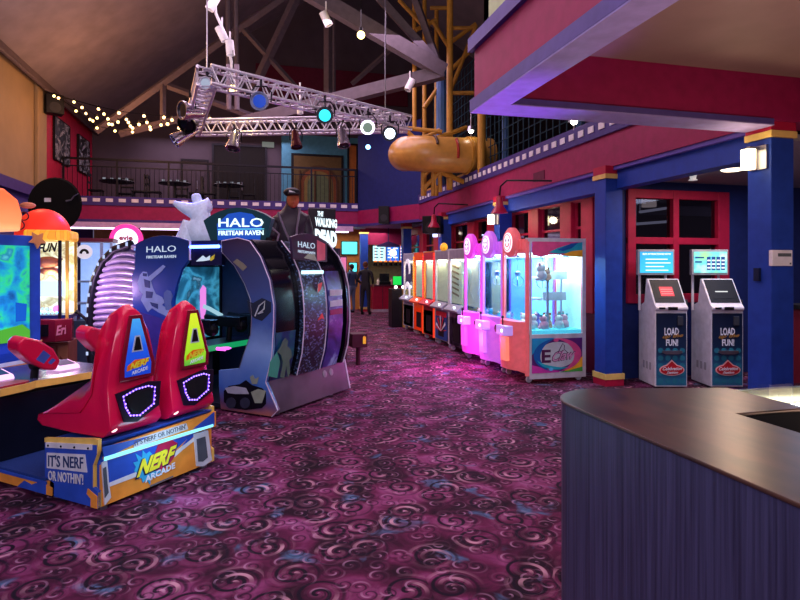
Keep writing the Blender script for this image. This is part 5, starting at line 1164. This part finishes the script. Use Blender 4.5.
W_, H_ = x1-x0, z1-z0
MB().box(.03, W_-.03, -.02, .0, .03, H_-.03).build('canvas', M('mural_ochre', '#5e4c2c', .6), mu)
for r_, m_ in ((.62, M('mural_umber', '#4c3420', .6)), (.54, M('mural_sienna', '#7a4428', .6)), (.44, M('mural_gold', '#7c6a3a', .6)), (.34, M('mural_sage', '#5c6a4c', .6))):
    MB().slab([(W_*.52+r_*math.cos(a*PI/12)*1.25, -.025-.004*(.62-r_)*10, H_*.38+r_*math.sin(a*PI/12)*1.2) for a in range(13)]+[(W_*.52-r_*1.25, -.025-.004*(.62-r_)*10, .05), (W_*.52+r_*1.25, -.025-.004*(.62-r_)*10, .05)], .003, nY).build('arch', m_, mu)
for xx in (.25, .8, 1.35): MB().tube((xx, -.06, .05), (xx, -.06, 1.2), .035, 6).build('painted_trunk', M('mural_umber', '#4c3420', .6), mu)
o = MB().box(*[D(262, 146, 21.5).x, D(274, 146, 21.5).x], 21.88, 21.99, atY(268, 147, 21.9).z, atY(268, 142, 21.9).z).build('exit_sign', E('sign_pale', '#a0a8a0', .2)); tag(o, 'small pale lit sign high beside the dark double doors', 'sign')

# ------------------------------------------------------------------ speakers and wall lamps
def speaker(label, p, face, w_, h_):
    o = thing('loudspeaker', label, 'speaker', p, 0, 'black wall loudspeakers'); R_ = zdir(face)
    b = MB().cbox((0, 0, 0), (w_/2, w_*.4, h_/2), Matrix.Rotation(math.atan2(face[1], face[0])+PI/2, 3, 'Z')).build('cabinet', black, o, bevel=.015)
    f = Vector((face[0], face[1], 0)).normalized()
    MB().lathe([(0, 0), (w_*.33, 0), (w_*.2, -.01), (0, -.015)], f*w_*.41+Vector((0, 0, -h_*.18)), 16, zdir(f)).build('woofer', M('cone_grey', '#2a2a30', .6), b)
    MB().tube(-f*w_*.3, -f*w_*.9, .03, 6).build('bracket', darkmetal, o)
speaker('black loudspeaker on the yellow pilaster of the left wall', atX(54, 105, -5.0), (.5, -1), .42, .5)
speaker('black loudspeaker on the magenta band of the blue corner wall', D(384, 215, 17.5), (-.3, -1), .32, .52)
speaker('black loudspeaker hung by the third column, over the prize machines', D(433, 225, 14.0), (-.6, -1), .45, .42)
def sconce(label, p, bright, col_):
    o = thing('wall_lamp', label, 'lamp', p, 0, 'column wall lamps')
    MB().box(.05, .075, -.09, .09, -.1, .12).box(-.06, .05, -.02, .02, .08, .11).build('bracket', steel, o)
    MB().lathe([(.0, -.1), (.06, -.1), (.062, .08), (0, .08)], (-.06, 0, 0), 16).build('glass_shade', E('shade_'+name_key(col_), col_, bright), o, smooth=True)
    light('POINT', 'sconce_light', Vector(p)+Vector((-.2, -.03, 0)), 10 if bright > 5 else 3, col_, .06)
sconce('bright cylinder wall lamp on the near right blue column', (4.535, 4.38, atX(753, 158, 4.5).z), 4, '#ffe2ac')
sconce('bright cylinder wall lamp on the column behind the claw machines', (4.535, 10.3, 2.52), 5.1, '#ffe8c0')
sconce('dim bluish cylinder wall lamp on the far column under the loudspeaker', (4.535, 13.75, 2.45), 2, '#b8c8ff')
for lb, (px, py), yy in (('red cone gooseneck lamp reaching from the fascia above the claw machines', (516, 206), 9.3), ('smaller red cone gooseneck lamp farther along the fascia', (446, 221), 13.0)):
    p = Vector((4.2, yy, 2.62)); o = thing('gooseneck_lamp', lb, 'lamp', p, 0, 'red gooseneck lamps')
    MB().lathe([(.02, .22), (.05, .2), (.07, .05), (.15, -.08), (.14, -.08), (.06, .04)], (0, 0, 0), 18).build('shade', M('lamp_red', '#b01840', .3), o, smooth=True)
    MB().path([(0, 0, .2), (0, -.05, .38), (.05, -.2, .46), (.2, -.5, .42), (.4, -.8, .38), (.55, -.95, .36)], .016, 8).build('arm', black, o, smooth=True)
for lb, p in (('small bright flood lamp above the slide at the edge of the balcony', D(471, 131, 12.5)), ('small bright bulb above the checkered strip under the near balcony', D(574, 121.5, 8.6))):
    o = thing('flood_lamp', lb, 'lamp', p, 0, 'small lamps above the fascia')
    MB().ball((0, 0, 0), .05, 10, 7).build('bulb', E('flood_white', '#fff4e0', 12), o, smooth=True)
    MB().lathe([(.06, .02), (.085, -.0), (.06, .1), (0, .12)], (0, .0, .0), 12).tube((0, 0, .1), (0, 0, .45), .012, 6).tube((0, 0, .0), (0, 0, -.13), .012, 6).build('housing', steel, o)
o = MB().box(4.69, 4.705, 8.62, 9.0, 3.05, 3.2).build('vent_grille', M('vent_plum', '#5a1038', .6)); tag(o, 'small plum vent grille in the magenta fascia', 'vent')
for k in range(4): pass
p = D(368, 147, 17.3); o = MB().ball(p, .07, 10, 7).build('spot_lamp', E('blue_spot', '#70b8ff', 6)); tag(o, 'tiny blue-white lamp on the blue corner wall', 'lamp')
# strips under the back balcony
for z_, py_, nm in ((2.72, 0, 0), (2.60, 0, 1)):
    pass
struct(MB().box(-5.3, 3.2, 18.3, 18.44, 2.74, 2.9).build('trim_19', M('pink_lilac_panel', '#c8a8d0', .5)))
for k in range(4):
    o = MB().box(-5.2+k*2.1, -3.25+k*2.1, 18.3, 18.38, 2.70, 2.74).build('striplight', E('striplight_lilac', '#e8d0ff', 2.6)); tag(o, 'white striplight under the balcony edge, %s from the left' % ['first', 'second', 'third', 'fourth'][k], 'striplight', 'striplights under the balcony')
light('AREA', 'under_balcony_light', (-1.5, 17.6, 2.6), 25, '#e0b0ff', 6, .4)

# ------------------------------------------------------------------ vestibule ceiling fixtures, thermostat, switch
o = MB().lathe([(0, 0), (.11, 0), (.13, .015), (0, .015)], (atZ(732, 170.5, 2.825).x, atZ(732, 170.5, 2.825).y, 2.822), 20).build('downlight', E('downlight_warm', '#ffe8c8', 2.5)); tag(o, 'round warm downlight in the tiled ceiling left of the wall lamp', 'downlight')
pp = atZ(693, 178, 2.80)
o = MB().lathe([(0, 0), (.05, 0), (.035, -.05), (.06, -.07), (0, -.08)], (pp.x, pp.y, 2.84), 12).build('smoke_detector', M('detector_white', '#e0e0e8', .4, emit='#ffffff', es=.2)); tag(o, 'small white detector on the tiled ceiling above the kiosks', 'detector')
th = thing('thermostat', 'white wall thermostat with small dark display on the near blue column', 'thermostat', (4.74, 4.24, 1.6))
z0 = atY(781, 266, 4.24).z; z1 = atY(781, 250, 4.24).z; xa = atY(771.5, 258, 4.24).x; xb = atY(791.5, 258, 4.24).x
tb_ = MB().box(xa-4.74, xb-4.74, -.012, .03, z0-1.6, z1-1.6).build('housing', white, th, bevel=.006)
MB().box(xa-4.68, xb-4.76, -.016, -.010, z1-1.66, z1-1.63).build('display', M('display_grey', '#50585c', .3), tb_)
MB().box(xb-4.775, xb-4.76, -.016, -.010, z0-1.585, z0-1.57).build('button', M('display_grey', '#50585c', .3), tb_)
o = MB().box(4.585, 4.612, 4.37, 4.43, atX(756, 281, 4.6).z, atX(756, 268, 4.6).z).build('light_switch', M('switch_navy', '#141c3c', .4)); tag(o, 'dark light switch plate on the left face of the near blue column', 'switch')
# party room seen through the red window
o = thing('pendant_lamp', 'pale cylinder pendant lamp seen through the red framed window', 'lamp', atY(649, 200, 8.6))
MB().lathe([(0, -.12), (.12, -.12), (.12, .12), (0, .12)], (0, 0, 0), 18).build('shade', M('pendant_grey', '#b0a8a0', .5, emit='#b8a898', es=.35), o, smooth=True)
MB().tube((0, 0, .1), (0, 0, 2.84-o.location.z), .01, 6).build('cord', black, o)
for k, (a, b) in enumerate((((636, 224), (676, 221)), ((640, 212), (668, 208)))):
    pa_ = D(*a, 10.5); pb_ = D(*b, 11.2)
    o = MB().tube(pa_, pb_, .025, 6).tube(pa_, (pa_.x, pa_.y, 2.84), .006, 4).tube(pb_, (pb_.x, pb_.y, 2.84), .006, 4).build('tube_light', E('tube_grey', '#a0a0a8', .3)); tag(o, ['longer', 'shorter'][k]+' pale tube light on the party room ceiling behind the window', 'tube light', 'tube lights in the party room')
rc = thing('side_counter', 'dark red counter at the right edge beyond the near blue column', 'counter', (6.3, 5.2, 0))
MB().box(0, 1.5, 0, .5, 0, 1.1).build('body', M('counter_crimson', '#5c1424', .4), rc, bevel=.01); MB().box(-.03, 1.53, -.03, .53, 1.1, 1.15).build('worktop', black, rc)
o = MB().lathe([(0, 0), (.07, 0), (.09, .06), (.05, .13), (0, .14)], (6.36, 5.35, 1.15), 14).build('table_lamp', E('amber_glow', '#ff9850', 1.2)); tag(o, 'small amber glowing lamp on the dark red side counter', 'lamp')

# ------------------------------------------------------------------ two self-service kiosks
def kiosk(px, label, scr, first):
    p = D(px, 267, 7.62); fr = Frame((p.x, p.y), 90+math.degrees(A))
    o = thing('card_kiosk', label, 'kiosk', (p.x, p.y, 0), fr.rz, 'self-service card kiosks')
    Wd, Dp = .425, .52
    prof = [(0, .02), (0, 1.02), (-.03, 1.04), (-.03, 1.07), (.02, 1.11), (.24, 1.44), (.28, 1.44), (.34, 1.12), (Dp, 1.05), (Dp, .02)]
    b = MB().prism(prof, 'x', 0, Wd).build('body', M('kiosk_white', '#dddbe4', .35), o, bevel=.008)
    fp = MB().box(.015, Wd-.015, -.008, .0, .04, .99).build('front_panel', ramp_mat('kiosk_teal', [(.0, '#2a7c9c'), (.4, '#205c84'), (.65, '#142c4c'), (.95, '#10203c')], 'z', 5, distort=.2, rough=.3), o)
    for i in range(5):
        for j in range(4):
            MB().slab([(.07+j*.095+.035*math.cos(a*PI/7), -.010, .10+i*.1+.035*math.sin(a*PI/7)) for a in range(14)], .002, nY).build('bubble_print', M('bubble_teal', '#2c7890', .4), fp)
    text('LOAD', M('logo_white', '#dfe6f4', .4), fp, (.12, -.010, .70), (.31, -.010, .70), (.12, -.010, .80), name='lettering', bold=.03)
    text('up the', M('script_gold', '#a87c40', .4), fp, (.09, -.013, .645), (.36, -.013, .665), (.10, -.013, .71), name='lettering', shear=.4, bold=.02)
    text('FUN!', M('logo_white', '#dfe6f4', .4), fp, (.14, -.010, .56), (.30, -.010, .56), (.14, -.010, .65), name='lettering', bold=.03)
    MB().slab([(.09, -.012, .50), (.34, -.012, .50), (.35, -.012, .475), (.29, -.012, .455), (.13, -.012, .455), (.08, -.012, .475)], .03, nY).build('dispenser_tray', steel, o)
    lg = MB().slab([(.215+.165*math.cos(a*PI/12), -.014, .245+.075*math.sin(a*PI/12)*(1 if math.sin(a*PI/12) < 0 else 1.0)) for a in range(24)], .004, nY).slab([(.12, -.0135, .29), (.215, -.0135, .38), (.31, -.0135, .29)], .003, nY).build('logo_badge', M('logo_pale', '#e8b0b0', .4), o)
    MB().slab([(.215+.15*math.cos(a*PI/12), -.019, .245+.062*math.sin(a*PI/12)) for a in range(24)], .003, nY).slab([(.14, -.0185, .29), (.215, -.0185, .36), (.29, -.0185, .29)], .003, nY).build('logo_field', M('logo_red', '#b8202c', .4), lg)
    text('Celebration', M('logo_white', '#dfe6f4', .4), lg, (.09, -.024, .24), (.34, -.024, .245), (.095, -.024, .285), name='lettering', shear=.3, bold=.01)
    text('Station', M('logo_white', '#dfe6f4', .4), lg, (.14, -.024, .195), (.29, -.024, .20), (.145, -.024, .228), name='lettering', shear=.3, bold=.01)
    MB().box(.29, .36, -.03, -.0, .83, .95).build('card_reader', M('reader_grey', '#3a3e48', .4), o, bevel=.006)
    MB().box(.16, .28, -.045, -.03, 1.035, 1.075).build('bill_slot', black, o); MB().box(.04, .12, -.04, -.03, 1.045, 1.07).build('card_slot', black, o)
    sl_ = Vector((0, .22, .33)).normalized(); nn = Vector((0, -sl_.z, sl_.y))
    def onsl(a, k_, off): return Vector((a, .02, 1.11))+sl_*k_+nn*off
    MB().slab([onsl(.02, .02, 0), onsl(Wd-.02, .02, 0), onsl(Wd-.02, .38, 0), onsl(.02, .38, 0)], .006, nn).build('screen_bezel', black, o)
    s2 = MB().slab([onsl(.07, .08, .006), onsl(Wd-.10, .08, .006), onsl(Wd-.10, .31, .006), onsl(.07, .31, .006)], .003, nn).build('touch_screen', scr, o)
    if first:
        MB().slab([onsl(.12, .12, .009), onsl(Wd-.13, .12, .009), onsl(Wd-.13, .26, .009), onsl(.12, .26, .009)], .002, nn).build('red_menu', E('screen_red', '#e02030', 1.2), s2)
        for k in range(3): MB().slab([onsl(.13, .15+.035*k, .012), onsl(Wd-.14, .15+.035*k, .012), onsl(Wd-.14, .155+.035*k, .012), onsl(.13, .155+.035*k, .012)], .001, nn).build('menu_line', E('screen_pinkish', '#ff9090', 1), s2)
    else:
        MB().slab([onsl(.12, .18, .009), onsl(Wd-.14, .18, .009), onsl(Wd-.14, .195, .009), onsl(.12, .195, .009)], .002, nn).build('screen_message', E('screen_text', '#d8d8d8', .8), s2)
    for xx in (.0, .36): MB().tube((xx-.03, .42, 1.0), (xx-.03, .42, 1.55), .018, 8).build('monitor_post', white, o)
    mn = MB().box(-.10, .40, .30, .37, 1.49, 1.84).build('monitor', M('monitor_silver', '#9c9ca4', .35), o, bevel=.008)
    mat_ = ramp_mat('monitor_cyan', [(1.45, '#3cc8e8'), (1.9, '#2c98d0')], 'z', 3, distort=.1, emit=.5) if first else ramp_mat('monitor_green', [(.3, '#90e090'), (.5, '#60c8c8'), (.7, '#b0ecd0')], 'noise', 6, 2, emit=.45)
    sn_ = MB().box(-.075, .375, .292, .30, 1.52, 1.81).build('display', mat_, mn)
    wt = E('text_white', '#ffffff', .8); nv = E('text_navy', '#1c4890', .8)
    if first:
        text('BUY ATTRACTIONS NOW', wt, sn_, (-.04, .290, 1.765), (.345, .290, 1.765), (-.04, .290, 1.79), bold=.02)
        for k, (a_, b_) in enumerate(((0, .3), (.0, .34), (.0, .25), (.0, .31))):
            MB().box(a_, b_, .288, .291, 1.70-.05*k, 1.712-.05*k).build('text_line', wt, sn_)
    else:
        MB().box(-.06, .06, .288, .291, 1.72, 1.74).build('text_line', nv, sn_); MB().box(-.06, .03, .288, .291, 1.66, 1.68).build('text_line', nv, sn_)
        for k in range(4):
            MB().box(.10+k*.065, .15+k*.065, .288, .291, 1.56, 1.74).build('column_graphic', nv, sn_)
            for j in range(3): MB().box(.105+k*.065, .145+k*.065, .285, .289, 1.58+j*.05, 1.60+j*.05).build('cell', wt, sn_)
    MB().box(Wd, Wd+.06, .1, .3, 1.05, 1.16).tube((Wd-.02, .2, 1.0), (Wd+.05, .2, 1.08), .02, 6).build('side_reader', M('reader_grey', '#3a3e48', .4), o, bevel=.006)
    for k in range(3): MB().slab([(-.001, .12+k*.1, .22), (-.001, .17+k*.1, .22), (-.001, .17+k*.1, .32), (-.001, .12+k*.1, .32)], .002, nX).build('side_vent', M('vent_pale', '#a8a6b0', .5), b)
kiosk(655, 'white card kiosk with red touch screen menu and cyan monitor above, left of the two', black, True)
kiosk(711, 'white card kiosk with dark touch screen and green chart monitor above, right of the two', black, False)

# ------------------------------------------------------------------ concession corner at the far end
cc = thing('concession_counter', 'dark red concession counter at the far end of the aisle', 'counter', (atY(373, 286, 20.05).x, 20.05, 0))
wx = atY(402, 286, 20.05).x-cc.location.x
MB().box(0, wx, 0, .6, .1, .92).build('body', M('counter_red', '#a01438', .4), cc, bevel=.01); MB().box(-.04, wx+.04, -.04, .64, .92, .96).build('worktop', M('counter_plum', '#4a1830', .3), cc)
MB().box(0, wx, -.01, .5, .0, .1).build('kick_plate', M('kick_lilac', '#b09cb0', .5), cc)
for k in (.33, .66): MB().box(wx*k-.01, wx*k+.01, -.01, 0, .12, .9).build('panel_seam', M('counter_plum', '#4a1830', .3), cc)
def atcc(px): return atY(px, 280, 20.3).x
o = thing('cash_register', 'black cash register on the far red counter', 'cash register', (atcc(384.5), 20.3, .96))
MB().box(-.22, .2, -.15, .2, 0, .12).build('drawer', black, o, bevel=.01); MB().box(-.18, .18, .0, .05, .12, .40).build('screen', M('screen_off', '#181c24', .2), o, bevel=.01)
o = thing('card_terminal', 'bright green box beside the register on the far red counter', 'box', (atcc(397.5), 20.3, .96)); MB().box(-.14, .14, -.1, .1, .0, .30).build('box', E('green_box', '#20d050', .7), o); MB().box(.16, .32, -.05, .1, 0, .22).build('dark_box', black, o)
for k, px in enumerate((377.5, 391)):
    o = MB().lathe([(0, 0), (.05, 0), (.05, .14), (.02, .2), (.02, .24), (0, .24)], (atcc(px), 20.2, .96), 10).build('bottle', [M('bottle_pale', '#d8c8c0', .3), M('bottle_rose', '#c08090', .3)][k]); tag(o, ['pale bottle at the left of the register on the far counter', 'rose coloured bottle at the right of the register on the far counter'][k], 'bottle')
def panel(nm, label, cat, px0, py0, px1, py1, Y, mat, group=None):
    a = atY(px0, py1, Y); b = atY(px1, py0, Y); o = thing(nm, label, cat, ((a.x+b.x)/2, Y, (a.z+b.z)/2), 0, group); w_, h_ = (b.x-a.x)/2, (b.z-a.z)/2
    fr_ = MB().box(-w_-.03, w_+.03, .0, .08, -h_-.03, h_+.03).build('casing', black, o); MB().box(-w_, w_, -.01, .0, -h_, h_).build('screen', mat, fr_); return o, w_, h_, fr_
mb1 = E('menu_cyan', '#a8e8f8', 1.1); mb2 = E('menu_blue', '#2860c0', 1.0); dkt = E('menu_navy', '#184070', .6); wtm = E('menu_white', '#e8f8ff', 1.2)
for k, (x0, x1, m_) in enumerate(((373, 385.5, mb1), (386.5, 399, mb2), (400, 404.5, mb2))):
    o, w_, h_, f_ = panel('menu_board', ['pale cyan menu board over the concession counter, leftmost', 'blue menu board with round emblem over the concession counter', 'narrow blue menu board at the right end over the concession counter'][k], 'menu board', x0, 246, x1, 261, 22.3, m_, 'concession menu boards')
    MB().tube((0, .04, h_), (0, .04, 3.02-o.location.z), .02, 6).build('hanger', black, o)
    random.seed(k)
    for r_ in range(4):
        for c2 in range(2):
            xx = -w_*.8+c2*w_*.9; MB().box(xx, xx+w_*random.uniform(.4, .7), -.016, -.01, h_*.6-r_*h_*.4, h_*.68-r_*h_*.4+.02).build('menu_text', dkt if k == 0 else wtm, f_)
    if k == 1: MB().lathe([(.1, 0), (.15, 0), (.15, .01), (.1, .01)], (0, -.02, .03), 18, zdir((0, -1, 0))).build('emblem', wtm, f_)
for k, (a, b, c2, d2) in enumerate(((342, 242, 357, 254), (349.5, 263, 356.5, 271.5), (347, 275, 353, 280))):
    panel('television', ['larger cyan television on the orange wall left of the far column', 'small cyan television below the larger one on the orange wall', 'small dark-blue monitor beside the standing people'][k], 'television', a, b, c2, d2, 21.52, E('tv_cyan', '#50d8e0', 1.3) if k < 2 else E('tv_blue', '#3878c0', .7), 'televisions on the orange wall')
xa = atY(377, 244, 20.6).x; xb = atY(399, 244, 20.6).x; z_ = atY(388, 244, 20.6).z
o = MB().prism([(xa, z_-.05), (xa+.2, z_+.02), ((xa+xb)/2, z_+.10), (xb-.2, z_+.02), (xb, z_-.05), (xb, z_-.11), (xa, z_-.11)], 'y', 20.5, 20.6).tube(((xa+xb)/2, 20.55, z_), ((xa+xb)/2, 20.55, 3.02), .02, 6).build('arched_sign', M('plum_sign', '#2c1c4c', .5)); tag(o, 'dark arched sign board above the menu boards', 'sign')
for k in range(6):
    p = atY(375.5+5*k, 264, 22.0); o = thing('pendant_lamp', 'small dark pendant with orange rim over the far counter, %s from the left' % ['first', 'second', 'third', 'fourth', 'fifth', 'sixth'][k], 'lamp', p, 0, 'pendants over the far counter')
    MB().lathe([(.0, .07), (.06, .06), (.09, -.07), (0, -.07)], (0, 0, 0), 12).build('shade', black, o); MB().lathe([(0, .08), (.07, .08), (.07, .13), (0, .13)], (0, 0, 0), 10).tube((0, 0, .1), (0, 0, 3.02-p.z), .008, 5).build('rim', E('orange_rim', '#f08030', .8), o)

# ------------------------------------------------------------------ two people at the far counter
SKIN = M('skin', '#b88068', .6)
def person(label, px, d, h, top, legs, hairc, rz, pose):
    p = D(px, 267, d); o = thing('person', label, 'person', (p.x, p.y, 0), rz)
    k = h/1.75
    J = [((0, 0, .95), (.15, .11)), ((0, 0, 1.10), (.14, .10)), ((0, 0.01, 1.30), (.17, .11)), ((0, .0, 1.44), (.12, .08)), ((0, -.01, 1.50), .05), ((0, -.02, 1.56), .05),
         ((-.19, 0, 1.40), .065), ((-.26, .03, 1.14), .048), ((-.20, -.17, 1.0) if pose else (-.27, -.04, .90), .034),
         ((.19, 0, 1.40), .065), ((.28, .03, 1.14), .048), ((.24, -.22, 1.05) if pose else (.28, -.05, .90), .034),
         ((-.09, 0, .88), .095), ((-.11, -.02, .50), .065), ((-.11, .02, .12), .048), ((-.12, -.12, .04), .04),
         ((.09, 0, .88), .095), ((.12, -.03, .50), .065), ((.13, .02, .12), .048), ((.14, -.12, .04), .04)]
    J = [(tuple(c*k for c in a), r) for a, r in J]
    Ed = [(0, 1), (1, 2), (2, 3), (3, 4), (4, 5), (3, 6), (6, 7), (7, 8), (3, 9), (9, 10), (10, 11), (0, 12), (12, 13), (13, 14), (14, 15), (0, 16), (16, 17), (17, 18), (18, 19)]
    body = skin('body', J, Ed, ramp_mat('clothes_'+name_key(top), [(.90*k, legs), (.97*k, legs), (.99*k, top), (1.5*k, top)], 'z', 3, distort=0, rough=.8), o)
    hd_ = MB().ball((0, -.02*k, 1.63*k), (.078, .095, .115), 16, 12).ball((0, -.115*k, 1.62*k), (.014, .02, .02), 8, 6).ball((-.078, 0, 1.63*k), (.012, .02, .03), 8, 6).ball((.078, 0, 1.63*k), (.012, .02, .03), 8, 6).build('head', SKIN, o, smooth=True)
    for sx in (-1, 1): MB().ball((sx*.03, -.105*k, 1.645*k), (.012, .008, .008), 8, 5).build('eye', black, hd_)
    MB().box(-.02, .02, -.112*k, -.10*k, 1.575*k, 1.582*k).build('mouth', M('lip', '#8c4c48', .6), hd_)
    MB().ball((0, .01*k, 1.66*k), (.088, .095, .10), 14, 10).build('hair', M('hair_'+name_key(hairc), hairc, .8), o, smooth=True)
    for a in (J[8][0], J[11][0]):
        hnd = MB().ball(a, (.038, .045, .05), 10, 7)
        for f in range(4): hnd.path([(a[0]-.025+f*.017, a[1]-.02, a[2]-.03), (a[0]-.026+f*.017, a[1]-.045, a[2]-.065), (a[0]-.024+f*.016, a[1]-.04, a[2]-.095+.004*abs(f-1))], .0085, 6)
        hnd.path([(a[0]+.03, a[1]-.02, a[2]), (a[0]+.045, a[1]-.05, a[2]-.03), (a[0]+.035, a[1]-.06, a[2]-.055)], .010, 6)
        hnd.build('hand', SKIN, o, smooth=True)
    for j in (15, 19): MB().ball((J[j][0][0], J[j][0][1]+.02, .045), (.05, .13, .045), 12, 8).build('shoe', black, o, smooth=True)
person('person in dark clothes standing with back turned at the far red counter', 365.5, 19.4, 1.78, '#0e0e16', '#0c0c14', '#5a3424', PI-.5, True)
person('person in blue top and grey jeans beside the small television', 351.5, 20.2, 1.70, '#1c2c54', '#4c5878', '#20181c', PI+.6, False)

# ------------------------------------------------------------------ counter in the foreground
CZ = 1.07
woodtop = ramp_mat('dark_veneer', [(.35, '#241814'), (.5, '#38261e'), (.65, '#483026')], 'noise', 4, 5, rough=.31, distort=.5, mapping=(3, 1, 1))
def rib_mat():
    m, nt, b, N, L = newmat('ribbed_laminate'); b.inputs['Roughness'].default_value = .42
    tc = N('ShaderNodeTexCoord'); mp = N('ShaderNodeMapping'); mp.inputs['Scale'].default_value = (60, 60, 1.2); L(tc.outputs['Object'], mp.inputs['Vector'])
    nz = N('ShaderNodeTexNoise'); nz.inputs['Scale'].default_value = 1.6; nz.inputs['Detail'].default_value = 4; L(mp.outputs[0], nz.inputs['Vector'])
    cr = N('ShaderNodeValToRGB'); cr.color_ramp.elements[0].position = .3; cr.color_ramp.elements[0].color = lin('#262640')+(1,); cr.color_ramp.elements[1].position = .7; cr.color_ramp.elements[1].color = lin('#424264')+(1,)
    L(nz.outputs['Fac'], cr.inputs[0]); L(cr.outputs[0], b.inputs['Base Color'])
    bp = N('ShaderNodeBump'); bp.inputs['Strength'].default_value = .3; bp.inputs['Distance'].default_value = .002; L(nz.outputs['Fac'], bp.inputs['Height']); L(bp.outputs[0], b.inputs['Normal'])
    return m
ct = thing('service_counter', 'large dark veneer service counter with rounded end in the right foreground', 'counter', (1.19, 0, 0))
def corner(x0, y1, r, n=10):
    return [(x0+r-r*math.cos(a), y1-r+r*math.sin(a)) for a in [PI/2*k/n for k in range(n+1)]]
ox = -1.19
outl = [(0, -1.5), (0, 1.95)]+[(x-0, y) for x, y in corner(0, 2.235, .24)[1:]]+[(.84, 2.10), (.84, 1.72), (.515, 1.72), (.515, -1.5)]
MB().prism(outl, 'z', CZ-.012, CZ).build('worktop', woodtop, ct, bevel=.004)
ins = [(.004, -1.5), (.004, 1.95)]+[(x+.004, y-.004) for x, y in corner(0, 2.235, .24)[1:]]+[(.83, 2.09), (.83, 1.74), (.5, 1.74), (.5, -1.5)]
MB().prism(ins, 'z', 0, CZ-.0115).build('curved_front', rib_mat(), ct)
MB().box(.53, 2.4, -.6, 1.70, .45, .5).build('inner_shelf', blackm, ct)
MB().box(.501, .507, -1.5, 1.735, 0, CZ-.015).build('hollow_shade_sheet', blackm, ct)  # black sheets added to paint the shade inside the counter hollow
MB().box(.501, .845, 1.731, 1.737, 0, CZ-.015).build('hollow_shade_sheet', blackm, ct)
gc = thing('display_case', 'glass topped display case lit by a white tube, at the right end of the counter', 'display case', (2.035, 1.74, 0))
MB().box(0, 1.3, 0, .36, 0, .9).build('cabinet', blackm, gc)
MB().box(0, 1.3, 0, .03, .9, CZ-.012).box(0, 1.3, .33, .36, .9, CZ-.012).box(0, .03, .03, .33, .9, CZ-.012).build('metal_frame', M('champagne_metal', '#a89878', .3, .7), gc)
MB().box(.0, 1.3, .0, .36, CZ-.012, CZ).build('glass_top', glass, gc)
MB().box(.03, 1.3, .03, .33, .90, .905).build('lit_tray', M('tray_sand', '#b8a888', .5), gc)
MB().tube((.06, .27, .99), (1.28, .27, .99), .014, 10).build('tube_lamp', E('tube_white', '#fff8e8', 9), gc)
light('AREA', 'case_light', (2.5, 2.0, 1.03), 2.0, '#fff0d8', .8, .05)
